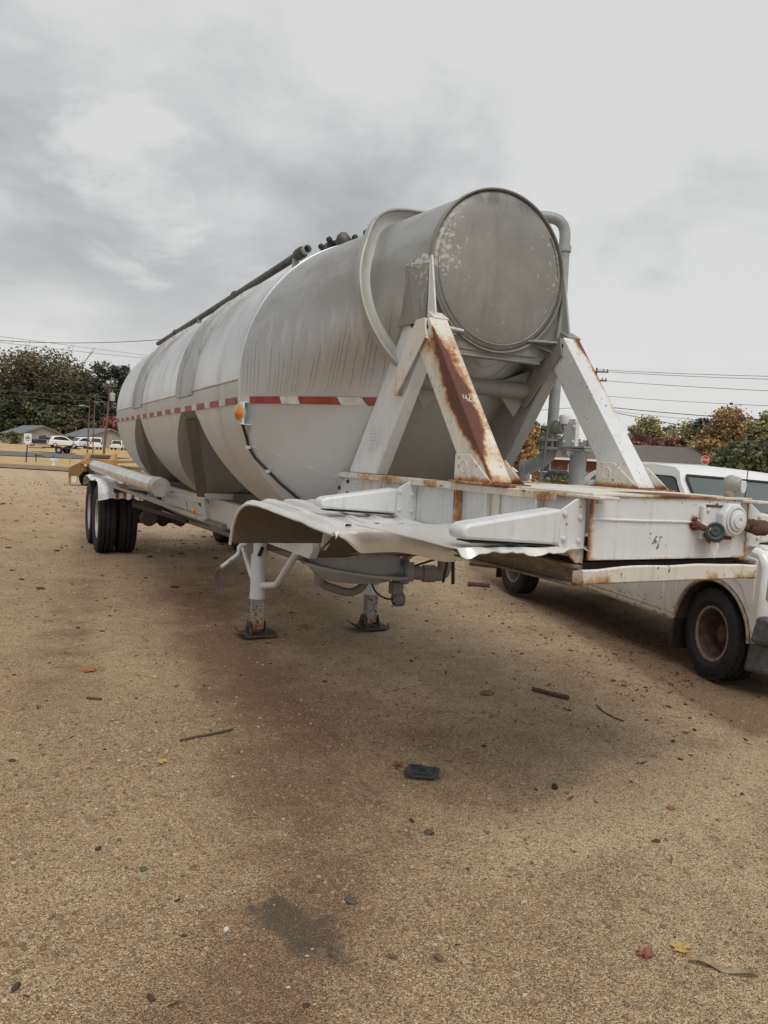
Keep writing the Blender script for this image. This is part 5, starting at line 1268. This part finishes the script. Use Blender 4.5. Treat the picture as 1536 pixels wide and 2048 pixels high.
wire('wire running right from the upper crossarm, just below the uppermost', (Q.x + .8, Q.y - .4, 10.6), L(1800, 50, 8.35), .15, .018)
wire('wire running right from the lower crossarm of the tall pole', (Q.x, Q.y, 9.8), L(1800, 48, 7.2), .15, .018)
wire('faint wire below the lower crossarm at right', (Q.x, Q.y, 8.4), L(1800, 44, 5.9), .15, .015)
wire('dark phone cable at right, above the drooping one', (Q.x, Q.y, 7.45), L(1800, 46, 5.1), .2, .03)
wire('thin cable at right sagging between the phone cable and the treetops', (Q.x, Q.y, 7.2), L(1800, 45, 4.75), .3, .015)
wire('dark cable drooping steeply to the right edge', (Q.x, Q.y, 7.2), L(1800, 36, 2.6), .1, .028)
wire('thin wire left of the tall pole, seen behind the riser pipe', L(820, 72, 6.0), (Q.x, Q.y, 7.4), .2, .02)

# ------------------------------------------------------------------ trees
def leaf_mesh(name, quads, tones, mat, parent):
    v = []; f = []; t = []
    for (c, a, b), tn in zip(quads, tones):
        i = len(v); v += [c - a - b * .6, c + a - b * .5, c + a * .8 + b, c - a * .7 + b * .8]; f.append((i, i + 1, i + 2, i + 3)); t += [tn] * 4
    me = bpy.data.meshes.new(name); me.from_pydata(v, [], f); me.attributes.new('tone', 'FLOAT', 'POINT').data.foreach_set('value', t)
    me.materials.append(mat); o = bpy.data.objects.new(name, me); col.objects.link(o); o.parent = parent; return o
BARK = simple('grey brown bark', (.085, .065, .05), .95, 0, .4, 4, .5)
def tree(name, label, px, d, h, blobs, nclump, per, leaf, mat, trunk=.25, seed=1, spread=.055, cat='tree', group='trees behind the yard', twigs=26, bare=0, base=0, tl=(0, 1)):
    rr = random.Random(seed); x, y = site(px, d); e = empty(name, (x, y, ground_z(x, y) - .05), rr.random() * 0, label, cat, group); e.rotation_euler[2] = YAW
    m = MB(); top = h * .82
    m.tube([(0, 0, 0), (.02 * h, 0, h * .3), (-.01 * h, .01 * h, h * .6), (.01 * h, 0, top)], [trunk, trunk * .75, trunk * .45, trunk * .1], 8)
    q = []; tn = []
    for k in range(nclump):
        bl = blobs[min(len(blobs) - 1, int(rr.random() * len(blobs)))]
        while True:
            u = V((rr.uniform(-1, 1), rr.uniform(-1, 1), rr.uniform(-1, 1)))
            if .3 < u.length < 1: break
        u = u * (u.length ** -.45)
        c = V((bl[0] + u.x * bl[2], u.y * bl[2] * .9, bl[1] + u.z * bl[3]))
        if k < twigs:
            z0 = max(base * h + .3, c.z - c.xy.length * .9); z0 = min(z0, top * .85)
            m.tube([(0, 0, z0), (c.x * .5, c.y * .5, lerp(z0, c.z, .6)), c], [trunk * .3, trunk * .18, .02], 5)
        ct = rr.uniform(*tl)
        if name == 'oak_tree' and rr.random() < .12: continue
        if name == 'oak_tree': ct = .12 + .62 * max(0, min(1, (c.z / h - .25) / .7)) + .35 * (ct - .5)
        for j in range(per):
            o = V((rr.gauss(0, 1), rr.gauss(0, 1), rr.gauss(0, .75))) * (spread * h * .82)
            a = V((rr.gauss(0, 1), rr.gauss(0, 1), rr.gauss(0, .6))).normalized(); b = a.orthogonal(); b.rotate(Matrix.Rotation(rr.uniform(0, 6.28), 3, a))
            s = leaf * rr.uniform(.6, 1.4); q.append((c + o, a * s, b.normalized() * s * .8)); tn.append(max(0, min(1, ct + rr.gauss(0, .11))))
    for k in range(bare):
        a = rr.uniform(0, 6.28); z0 = rr.uniform(.45, .8) * h; bl = blobs[k % len(blobs)]; R = bl[2] * rr.uniform(.8, 1.2); ex = V((bl[0] * .6 + R * cos(a), R * sin(a), min(h * 1.04, z0 + h * rr.uniform(.12, .3))))
        p0 = V((0, 0, z0 * .7)); p1 = p0.lerp(ex, .55) + V((0, 0, -.03 * h)); m.tube([p0, p1, ex], [trunk * .25, trunk * .12, .015], 5)
        for _ in range(4): m.tube([p1.lerp(ex, rr.random()), ex + V((rr.gauss(0, .7), rr.gauss(0, .7), rr.gauss(.5, .6)))], [.03, .012], 4)
    m.build('trunk', BARK, e); leaf_mesh('crown', q, tn, mat, e); return e
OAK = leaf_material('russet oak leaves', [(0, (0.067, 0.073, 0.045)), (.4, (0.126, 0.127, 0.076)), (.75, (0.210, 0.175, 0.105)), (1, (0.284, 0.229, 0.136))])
OAKG = leaf_material('olive oak leaves', [(0, (0.068, 0.083, 0.053)), (.5, (0.171, 0.188, 0.113)), (1, (0.317, 0.329, 0.188))])
PINE = leaf_material('dark pine needles', [(0, (0.041, 0.052, 0.040)), (.6, (0.085, 0.110, 0.071)), (1, (0.170, 0.205, 0.135))], .1)
ORNG = leaf_material('orange autumn leaves', [(0, (0.120, 0.102, 0.062)), (.35, (0.297, 0.211, 0.106)), (.7, (0.543, 0.322, 0.156)), (1, (0.600, 0.474, 0.243))])
GOLD = leaf_material('yellow green autumn leaves', [(0, (0.122, 0.123, 0.070)), (.5, (0.347, 0.310, 0.152)), (1, (0.600, 0.562, 0.280))])
REDL = leaf_material('dull red autumn leaves', [(0, (0.102, 0.059, 0.053)), (.5, (0.321, 0.137, 0.113)), (1, (0.539, 0.261, 0.185))])
GREEN = leaf_material('mid green leaves', [(0, (0.067, 0.076, 0.050)), (.5, (0.166, 0.187, 0.102)), (1, (0.310, 0.321, 0.175))])
T = 'trees behind the yard'
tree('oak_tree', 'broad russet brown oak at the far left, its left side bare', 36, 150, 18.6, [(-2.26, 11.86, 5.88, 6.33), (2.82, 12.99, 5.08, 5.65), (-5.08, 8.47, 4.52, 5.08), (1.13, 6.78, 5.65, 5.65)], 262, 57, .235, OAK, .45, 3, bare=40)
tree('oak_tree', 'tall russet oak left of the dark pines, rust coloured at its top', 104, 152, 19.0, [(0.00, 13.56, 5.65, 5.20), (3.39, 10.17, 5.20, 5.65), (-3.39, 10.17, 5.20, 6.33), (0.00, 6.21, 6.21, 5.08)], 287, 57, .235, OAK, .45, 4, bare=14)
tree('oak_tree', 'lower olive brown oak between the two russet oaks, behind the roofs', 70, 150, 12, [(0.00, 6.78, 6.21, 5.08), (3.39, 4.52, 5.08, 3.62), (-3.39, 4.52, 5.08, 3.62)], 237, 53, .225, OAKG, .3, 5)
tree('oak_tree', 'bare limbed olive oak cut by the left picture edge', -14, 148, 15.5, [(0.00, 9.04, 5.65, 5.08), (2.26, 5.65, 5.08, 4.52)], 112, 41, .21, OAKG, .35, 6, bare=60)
for px, h, sd, lb in ((166, 14.6, 11, 'dark pine nearest the russet oak'), (206, 17.2, 12, 'tallest dark pine behind the transformer pole'), (246, 16.8, 13, 'dark pine beside the rear end of the tank'), (286, 15.5, 14, 'dark pine mostly hidden behind the tank')):
    tree('pine_tree', lb, px, 158, h * 1.12, [(0, h * .93, 2.2, h * .09), (-1.2, h * .70, 2.7, h * .12), (1.4, h * .60, 2.9, h * .13), (-.6, h * .46, 3.2, h * .14), (.8, h * .33, 3.0, h * .12)], 150, 64, .21, PINE, .35, sd, .032, base=.2)
tree('shrub_tree', 'small dull red tree behind the second grey house', 228, 150, 5.5, [(0.00, 3.62, 3.39, 2.71)], 75, 41, .2, REDL, .15, 21, .07)
tree('shrub_tree', 'small brown tree rising behind the grey house roofs', 142, 150, 6.5, [(0.00, 4.29, 4.75, 3.16)], 100, 41, .21, OAK, .15, 22, .07)
tree('shrub_tree', 'dark green thicket filling the gap under the dark pines', 185, 156, 7.0, [(-3.39, 3.62, 5.08, 3.62), (3.39, 3.62, 5.08, 3.39)], 137, 45, .21, GREEN, .15, 23, .06)
tree('shrub_tree', 'dark green shrub by the door of the left house', 27, 121, 1.9, [(0, 1, 1.0, .95)], 40, 22, .14, GREEN, .05, 24, .1, cat='shrub')
# right side
RT = [('autumn_tree', 'orange brown tree seen through the gap behind the right rear strut', 1024, 92, 7.4, [(0, 4.4, 3.2, 3)], ORNG, 31, 130),
      ('autumn_tree', 'olive tree behind the riser pipe, left of the brick building', 1062, 104, 7.6, [(0, 4.6, 3.6, 3)], OAKG, 32, 120),
      ('autumn_tree', 'brown tree framed between the struts, lowest of the group', 985, 100, 6.6, [(0, 3.8, 3.6, 2.8)], OAK, 33, 110),
      ('autumn_tree', 'mid green tree hidden behind the right front strut', 1120, 122, 7.2, [(0, 4.4, 4.2, 2.8)], GREEN, 34, 100),
      ('autumn_tree', 'mid green tree just right of the right front strut, behind the roof', 1232, 128, 8.0, [(0, 4.6, 4, 3)], GREEN, 35, 110),
      ('autumn_tree', 'dull red tree above the left half of the brown roof', 1254, 124, 8.0, [(-2, 4.8, 3.6, 2.6), (2, 4.8, 3.6, 2.6)], REDL, 36, 150),
      ('autumn_tree', 'dull red tree above the middle of the brown roof', 1318, 126, 7.9, [(-2, 4.8, 3.6, 2.4), (2, 4.8, 3.6, 2.4)], REDL, 37, 150),
      ('autumn_tree', 'thin tan tree with open branches standing over the red trees', 1286, 140, 12.2, [(0, 9.2, 2.9, 2.4)], GOLD, 38, 60),
      ('autumn_tree', 'yellow green tree left of the dark cedar', 1358, 130, 11.2, [(0, 7, 3.6, 3.6), (1, 4, 3.6, 3)], GOLD, 39, 150),
      ('autumn_tree', 'green gold tree between the dark cedar and the tall orange tree', 1415, 118, 8.2, [(0, 4.6, 3.6, 3.3)], GOLD, 41, 130),
      ('autumn_tree', 'tall orange and green tree right of the stop sign', 1452, 104, 11.3, [(0, 8.2, 2.6, 2.7), (-1, 5.5, 3.2, 3), (1.4, 4, 3.4, 3)], ORNG, 42, 210),
      ('autumn_tree', 'low olive tree at the foot of the tall orange tree', 1478, 92, 6.2, [(0, 3.2, 3.4, 2.7)], OAKG, 43, 120),
      ('autumn_tree', 'green tree cut by the right picture edge, gold at its top', 1536, 92, 9.8, [(0, 6.8, 2.6, 2.6), (.5, 3.8, 3.4, 3.2)], GOLD, 44, 190),
      ('autumn_tree', 'dense mid green tree below the gold one at the right edge', 1510, 86, 5.6, [(0, 2.8, 3.0, 2.5)], GREEN, 45, 120)]
for nm, lb, px, d, h, bl, mt, sd, nc in RT: tree(nm, lb, px, d, h, bl, int(nc * 1.3), 44, .175, mt, .2, sd, .05)
tree('cedar_tree', 'dark green cedar with a pointed top, right of the yellow green tree', 1397, 124, 10.9, [(0, 9.2, 1.0, 1.3), (0, 7.2, 2.0, 1.6), (0, 5, 2.8, 2), (0, 3, 3.2, 1.8)], 130, 26, .26, PINE, .2, 40, .035)
WD = [(px, d) for px, d in ((900, 150), (960, 150), (1040, 155), (1100, 155), (1180, 160), (1260, 160), (1340, 160), (1420, 150), (1500, 140), (1580, 130), (1680, 130), (1800, 130))]
q = []; tn = []; rr = random.Random(77)
for px, d in WD:
    x, y = site(px, d)
    for k in range(900):
        c = V((x + rr.gauss(0, 6), y + rr.gauss(0, 5), max(.3, rr.uniform(.2, 6.5) + rr.gauss(0, .4)))); a = V((rr.gauss(0, 1), rr.gauss(0, 1), rr.gauss(0, 1))).normalized(); s = rr.uniform(.3, .6); q.append((c, a * s, a.orthogonal().normalized() * s)); tn.append(rr.random())
for k in range(7000):
    a = rr.uniform(-1.1, 2.2); R = rr.uniform(230, 270); c = V((R * sin(a + .47), R * cos(a + .47), abs(rr.gauss(0, 4)) + .5)); v = V((rr.gauss(0, 1), rr.gauss(0, 1), rr.gauss(0, 1))).normalized(); s = rr.uniform(.8, 1.5); q.append((c, v * s, v.orthogonal().normalized() * s)); tn.append(rr.random())
tag(leaf_mesh('distant_woods', q, tn, OAKG, None), kind='stuff')
# weeds beyond the coupler
WEED = leaf_material('yellowing weeds', [(0, (.05, .055, .02)), (.4, (.15, .15, .06)), (.8, (.32, .28, .13)), (1, (.45, .38, .22))])
for px, d, h, lb, sd in ((1108, 14, 1.80, 'pale yellow green weed clump seen under the valve manifold, the tallest', 51), (1080, 15, 1.62, 'straw coloured weed clump left of the pale one, behind the small relief valve', 52), (1140, 16.5, 1.62, 'green weed clump beside the dark blue car', 53)):
    tree('weed_plant', lb, px, d, h, [(0, h * .62, .48, h * .34), (.2, h * .4, .5, h * .3)], 46, 16, .045, WEED, .012, sd, .06, 'weeds', 'weeds beyond the trailer', 40)

# ------------------------------------------------------------------ loose things on the ground
def stones(name, n, region, rmin, rmax, seed, mat, density=None):
    rr = random.Random(seed); t = (1 + 5 ** .5) / 2
    iv = [V(p).normalized() for p in ((-1, t, 0), (1, t, 0), (-1, -t, 0), (1, -t, 0), (0, -1, t), (0, 1, t), (0, -1, -t), (0, 1, -t), (t, 0, -1), (t, 0, 1), (-t, 0, -1), (-t, 0, 1))]
    ff = ((0, 11, 5), (0, 5, 1), (0, 1, 7), (0, 7, 10), (0, 10, 11), (1, 5, 9), (5, 11, 4), (11, 10, 2), (10, 7, 6), (7, 1, 8), (3, 9, 4), (3, 4, 2), (3, 2, 6), (3, 6, 8), (3, 8, 9), (4, 9, 5), (2, 4, 11), (6, 2, 10), (8, 6, 7), (9, 8, 1))
    vs = []; fs = []; tn = []; k = 0
    while k < n:
        x, y = rr.uniform(*region[0]), rr.uniform(*region[1])
        if density and rr.random() > density(x, y): continue
        k += 1
        r = rmin + (rmax - rmin) * rr.random() ** 3; z = ground_z(x, y) + r * .12; a = rr.uniform(0, 6.28); ca, sa = cos(a), sin(a)
        sx, sy, sz = rr.uniform(.8, 1.5), rr.uniform(.6, 1.0), rr.uniform(.4, .75); i0 = len(vs)
        for p in iv:
            j = rr.uniform(.8, 1.15) * r; px, py = p.x * sx * j, p.y * sy * j; vs.append((x + px * ca - py * sa, y + px * sa + py * ca, z + p.z * sz * j))
        fs += [tuple(i0 + q for q in f) for f in ff]; tv = rr.random(); tn += [tv] * 12
    me = bpy.data.meshes.new(name); me.from_pydata(vs, [], fs); me.attributes.new('tone', 'FLOAT', 'POINT').data.foreach_set('value', tn)
    me.materials.append(mat); o = bpy.data.objects.new(name, me); col.objects.link(o); return tag(o, kind='stuff')
g = G('mixed gravel'); GRAV = g.out(g.mix(g.ss(g.noise(140, 3, .6), .3, .7), g.ramp(g.attr('tone'), [(0, (.085, .05, .03)), (.3, (.20, .125, .07)), (.62, (.34, .24, .145)), (.85, (.46, .35, .22)), (.95, (.58, .49, .37)), (1, (.66, .60, .50))]), (.25, .17, .10)), .85)
def dens(x, y):
    tr, gr, we, fa, pa = g_attrs(x, y); return (1 - .8 * we) * max(.12, (1 - .7 * tr) * (1 - .75 * gr) * (.35 + .65 * sst(x, .2, -1.6)))
stones('gravel', 15000, ((-3.0, 2.0), (-1.2, 2.4)), .0022, .0125, 5, GRAV, dens)
stones('gravel', 6500, ((-4.2, 4.5), (2.2, 9.5)),   .004, .017, 6, GRAV, dens)
stones('gravel', 3000, ((-9, 3.0), (9, 34)), .010, .045, 8, GRAV)
LITTER = leaf_material('brown leaf litter', [(0, (.03, .018, .010)), (.5, (.10, .058, .03)), (1, (.21, .13, .07))], .1)
q = []; tn = []; rr = random.Random(9)
for k in range(1700):
    u = rr.random()
    if u < .75: y = rr.uniform(1.5, 9.5); x = lerp(2.35, 3.75, (y - 1.2) / 3.9) + rr.gauss(-.45, .55)
    elif u < .93: y = rr.uniform(1.5, 8); x = rr.gauss(.8, 1.0)
    else: x, y = rr.uniform(-3, 2), rr.uniform(-1, 8)
    a = V((rr.gauss(0, 1), rr.gauss(0, 1), rr.gauss(0, .25))).normalized(); b = V((-a.y, a.x, rr.gauss(0, .25))).normalized(); s = rr.uniform(.004, .016); q.append((V((x, y, ground_z(x, y) + .008)), a * s * rr.uniform(1, 2.2), b * s * .6)); tn.append(rr.random())
tag(leaf_mesh('leaf_litter', q, tn, LITTER, None), kind='stuff')

CLOD = simple('dark soil clods', (.085, .052, .03), .95, 0, .5, 60, .4)
stones('soil_clods', 520, ((-2.6, 3.2), (-.9, 6.0)), .004, .022, 15, CLOD, lambda x, y: .18 + .82 * sst(abs(x - lerp(2.0, 3.2, (y - 1.2) / 3.9)), 1.3, .2))
stones('soil_clods', 900, ((-9, 4.0), (6, 30)), .012, .05, 16, CLOD)
def lump(name, label, cat, loc, r, mat, seed, flat=.5):
    m = MB(); m.ball((0, 0, 0), 1.0, 2)
    for v in m.bm.verts:
        k = 1 + .25 * nz(v.co.x * 1.3 + seed, v.co.y * 1.3, v.co.z * 1.3); v.co = V((v.co.x * r[0] * k, v.co.y * r[1] * k, v.co.z * r[2] * k))
    o = m.build(name, mat, None, smooth=60); o.location = (loc[0], loc[1], ground_z(*loc) + r[2] * .45); o.rotation_euler = (0, 0, seed); return tag(o, label, cat, 'loose stones')
lump('stone', 'dull green pebble on bare gravel at lower left', 'stone', (-2.047, .571), (.016, .013, .008), simple('green stone', (.09, .11, .08), .8), 1)
lump('stone', 'flat dark grey stone right of the wet stain', 'stone', (-1.39, .10), (.026, .018, .010), simple('dark stone', (.10, .085, .075), .8), 2)
lump('stone', 'small dark chip of stone above the wet stain', 'stone', (-1.50, .21), (.011, .010, .008), simple('dark stone', (.10, .085, .075), .8), 3)
lump('stone', 'white pebble at lower left, brightest on the gravel', 'stone', (-1.85, .10), (.013, .010, .008), simple('white pebble', (.62, .57, .50), .8), 4)
lump('stone', 'dark square lump of stone below the crushed plastic scrap', 'stone', (-.868, .43), (.020, .018, .010), simple('dark stone', (.10, .085, .075), .8), 5)
lump('stone', 'flat buried brown rock between the trailer and the pickup', 'stone', (.52, 2.0), (.07, .045, .014), simple('brown stone', (.15, .105, .065), .9), .4)
lump('stone', 'black clod left of the right hand dry leaves', 'stone', (-.031, .598), (.03, .016, .014), simple('black clod', (.03, .022, .016), .9), .9)
lump('stone', 'brown pebble under the red leaf at lower right', 'stone', (-1.25, -.30), (.018, .014, .010), simple('brown stone', (.15, .105, .065), .9), 1.7)

def stick(name, label, cat, a, b, r, mat, mid=0.0):
    pts = []
    for k in range(9):
        t = k / 8; x, y = lerp(a[0], b[0], t), lerp(a[1], b[1], t); dx, dy = b[1] - a[1], a[0] - b[0]; w = mid * sin(pi * t) + .004 * nz(t * 7, a[0])
        pts.append((x + dx * w, y + dy * w, ground_z(x + dx * w, y + dy * w) + r * .8))
    m = MB(); m.tube(pts, [r * (1 + .2 * nz(k * .9, 5, a[0])) for k in range(9)], 8); return tag(m.build(name, mat, None), label, cat, 'sticks and scraps of wood')
TW = simple('weathered stick wood', (.10, .068, .045), .9, 0, .4, 40, .5)
stick('stick', 'short thick stick lying on the gravel between coupler and camera, at right', 'stick', (.885, 1.96), (.995, 1.70), .017, TW)
stick('stick', 'long thin straight rod lying on the open gravel at left', 'rod', (-1.655, 1.82), (-1.335, 1.915), .008, simple('rusty thin rod', (.085, .055, .04), .8))
stick('twig', 'thin curved twig right of the thick stick', 'twig', (1.12, 1.55), (1.04, 1.22), .005, TW, .08)
stick('wood_scrap', 'broken weathered board lying behind the pickup rear wheel', 'board', (4.35, 8.1), (4.9, 7.6), .05, TW)
stick('wood_scrap', 'short piece of bark left of the pickup rear wheel', 'bark', (2.95, 6.0), (3.22, 5.9), .03, TW)
stick('twig', 'small dark twig left of the landing leg on the gravel', 'twig', (-2.06, 2.72), (-1.98, 2.66), .009, TW)

# crushed black plastic scrap
m = MB(); rows = []
for j in range(15):
    r = []
    for i in range(15):
        u, v = i / 14 * 2 - 1, j / 14 * 2 - 1; ru, rv = u * sqrt(1 - v * v * .2), v * sqrt(1 - u * u * .2)
        x = .075 * ru + .010 * nz(u * 1.3, v * 1.3, 1); y = .088 * rv + .010 * nz(u * 1.3, v * 1.3, 5)
        z = .010 + .006 * nz(u * 1.6, v * 1.6, 2) + .007 * sst(max(abs(u), abs(v)), .72, .86) + .006 * sst(abs(sqrt(u * u + v * v) - .45), .12, .03) + .003 * nz(u * 6, v * 6)
        r.append((x, y, z))
    rows.append(r)
m.grid(rows); o = m.build('plastic_scrap', simple('scuffed black plastic', (.045, .045, .048), .42, 0, .5, 26, .4), None, smooth=60, thick=.006); o.location = (-.60, .96, ground_z(-.60, .96) + .004); o.rotation_euler = (0, 0, .9); tag(o, 'crushed black plastic scrap lying in the middle of the lane', 'scrap')

def leaf(label, loc, size, mat, rz, lobes=5, curl=.25, long=1.0):
    m = MB(); n = 60; pts = []
    for k in range(n):
        a = 2 * pi * k / n; r = 1 if lobes == 0 else (.62 + .38 * abs(cos(a * lobes / 2 )) ** .7) * (1 + .25 * nz(cos(a) * 3, sin(a) * 3, rz * 5)) * (1 - .25 * (abs(a - pi) < .3))
        pts.append((cos(a) * r, sin(a) * r))
    c = m.bm.verts.new((0, 0, .01)); ring = []; mid = []
    for k, (a, b) in enumerate(pts):
        f = lambda q: (a * q * size * long, b * q * size, size * (curl * (q * q) * (.5 + .8 * nz(a * 2, b * 2, size * 90)) + .10))
        mid.append(m.bm.verts.new(f(.5))); ring.append(m.bm.verts.new(f(1)))
    for k in range(n):
        k2 = (k + 1) % n; m.bm.faces.new((c, mid[k], mid[k2])); m.bm.faces.new((mid[k], ring[k], ring[k2], mid[k2]))
    m.tube([(-size * .6 * long, 0, size * .15), (-size * 1.5 * long, size * .15, size * .12)], size * .035, 5)
    o = m.build('dry_leaf', mat, None, smooth=70); o.location = (loc[0], loc[1], ground_z(*loc) + .002); o.rotation_euler = (0, 0, rz); tag(o, label, 'leaf', 'fallen leaves'); return o
LR = simple('dry red leaf', (.24, .085, .06), .8, 0, .4, 60); LY = simple('dry yellow leaf', (.46, .30, .11), .8, 0, .3, 60); LO = simple('dry orange leaf', (.32, .13, .055), .8, 0, .3, 60)
leaf('curled dull red leaf left of the yellow leaf, at lower right', (-.590, -.55), .028, LR, .4)
leaf('yellow maple leaf above the corn husk, at lower right', (-.45, -.575), .032, LY, 2.2)
leaf('orange red leaf tucked against the black plastic scrap', (-.665, 1.11), .032, LR, 1.2, curl=.5)
leaf('orange leaf on open gravel at far left, ahead of the rear wheels', (-1.99, 3.34), .05, LO, .2)
leaf('small yellow leaf below the long thin rod', (-1.80, 1.56), .028, LY, 1.9)
leaf('small pale leaf by the pickup side, right of the twig', (1.30, .95), .026, LO, .9)
leaf('red leaf under the pickup front tyre', (2.30, 1.83), .035, LR, .3)
leaf('tan leaf on the lane right of the lower clod', (.35, .20), .024, LO, 2.6)
# corn husk
m = MB(); rows = []
for k in range(15):
    t = k / 14; w = .016 * sin(pi * min(1, t * 1.05)) ** .7 + .001; x = lerp(-.105, .105, t); y0 = .010 * sin(t * 5)
    rows.append([(x, y0 + w * q, .006 + .010 * q * q * sin(t * 9) + .004 * abs(q) + .006 * t) for q in (-1, -.5, 0, .5, 1)])
m.grid(rows); o = m.build('corn_husk', simple('dry husk', (.30, .235, .14), .8, 0, .35, 45), None, smooth=60, thick=.0012); o.location = (-.41, -.71, ground_z(-.41, -.71)); o.rotation_euler = (0, 0, -.77); tag(o, 'long dry curled corn husk at the lower right corner', 'husk')

# ------------------------------------------------------------------ sky, sun, camera
w = bpy.data.worlds.new('World'); scene.world = w; w.use_nodes = True; nt = w.node_tree; nt.nodes.clear()
class WG(G):
    def __init__(self): self.t = nt; self.o = self.n('ShaderNodeOutputWorld'); self.tc = self.n('ShaderNodeTexCoord'); self.P = self.tc.outputs['Generated']
g = WG(); x, y, z = g.xyz()
SUN_EL, SUN_AZ = radians(60), radians(192)      # azimuth clockwise from +y
sky = g.n('ShaderNodeTexSky', sky_type='NISHITA', sun_disc=False, sun_elevation=SUN_EL, sun_rotation=SUN_AZ, air_density=1.0, dust_density=4.0)
hz = g.math('MAXIMUM', z, .02)
pl = g.comb(g.math('DIVIDE', x, g.math('ADD', hz, .35)), g.math('DIVIDE', y, g.math('ADD', hz, .35)), z)   # a flat cloud deck seen from below
n1 = g.noise(1.15, 6, .52, g.vadd(pl, (3.3, 1.2, .4)), .25); n2 = g.noise(3.4, 7, .58, g.vadd(pl, (1.7, 5.1, 0)), .3)
k = g.math('ADD', g.math('MULTIPLY', n1, .72), g.math('MULTIPLY', n2, .28))
n3 = g.noise(.55, 3, .5, g.vadd(pl, (9.2, 4.4, 0)))
k = g.math('SUBTRACT', g.math('ADD', k, g.math('MULTIPLY', g.math('SUBTRACT', n3, .5), .25)), g.math('SUBTRACT', g.math('MULTIPLY', g.math('MULTIPLY', g.ss(x, .42, .0), g.ss(z, .12, .34)), .13), g.math('MULTIPLY', g.ss(x, .4, .62), .10)))
hd = g.n('ShaderNodeVectorMath', operation='DISTANCE'); g.put(hd.inputs[0], g.P); g.put(hd.inputs[1], (.121, .93, .346))
k = g.math('ADD', k, g.math('MULTIPLY', g.ss(g.math('ADD', hd.outputs['Value'], g.math('MULTIPLY', g.math('SUBTRACT', n2, .5), .75)), .10, -.04), .13))
dk = g.ss(k, .33, .53)
cl = g.mix(dk, (.32, .332, .34), (.55, .55, .547))
cl = g.mix(g.ss(z, .30, .02, 0, .8), cl, (.575, .572, .56))
bg = g.n('ShaderNodeBackground'); g.put(bg.inputs[0], cl); bg.inputs[1].default_value = 1.0
b2 = g.n('ShaderNodeBackground'); nt.links.new(sky.outputs[0], b2.inputs[0]); b2.inputs[1].default_value = .06
mx = g.n('ShaderNodeMixShader'); mx.inputs[0].default_value = .93
nt.links.new(b2.outputs[0], mx.inputs[1]); nt.links.new(bg.outputs[0], mx.inputs[2]); nt.links.new(mx.outputs[0], g.o.inputs[0])

sl = bpy.data.lights.new('sun', 'SUN'); sl.energy = 1.5; sl.angle = radians(48); sl.color = (1, .97, .93)
so = bpy.data.objects.new('sun', sl); col.objects.link(so)
sd = V((sin(SUN_AZ) * cos(SUN_EL), cos(SUN_AZ) * cos(SUN_EL), sin(SUN_EL))); so.rotation_euler = sd.to_track_quat('Z', 'Y').to_euler(); so.location = sd * 30

cd = bpy.data.cameras.new('camera'); cd.sensor_fit = 'VERTICAL'; cd.sensor_height = 36; cd.lens = 36 * 1500 / 2048; cd.clip_start = .05; cd.clip_end = 3000
co = bpy.data.objects.new('camera', cd); col.objects.link(co)
yaw, rol, pit = radians(26.8), radians(2.9), radians(4.1)
f = V((sin(yaw) * cos(pit), cos(yaw) * cos(pit), -sin(pit))); r0 = V((cos(yaw), -sin(yaw), 0)); u0 = r0.cross(f)
r = r0 * cos(rol) + u0 * sin(rol); u = u0 * cos(rol) - r0 * sin(rol)
M = Matrix((r, u, -f)).transposed().to_4x4(); M.translation = (CX, CY, 1.62); co.matrix_world = M
scene.camera = co
scene.view_settings.view_transform = 'Standard'; scene.view_settings.look = 'None'; scene.view_settings.exposure = 0.42; scene.view_settings.gamma = 1
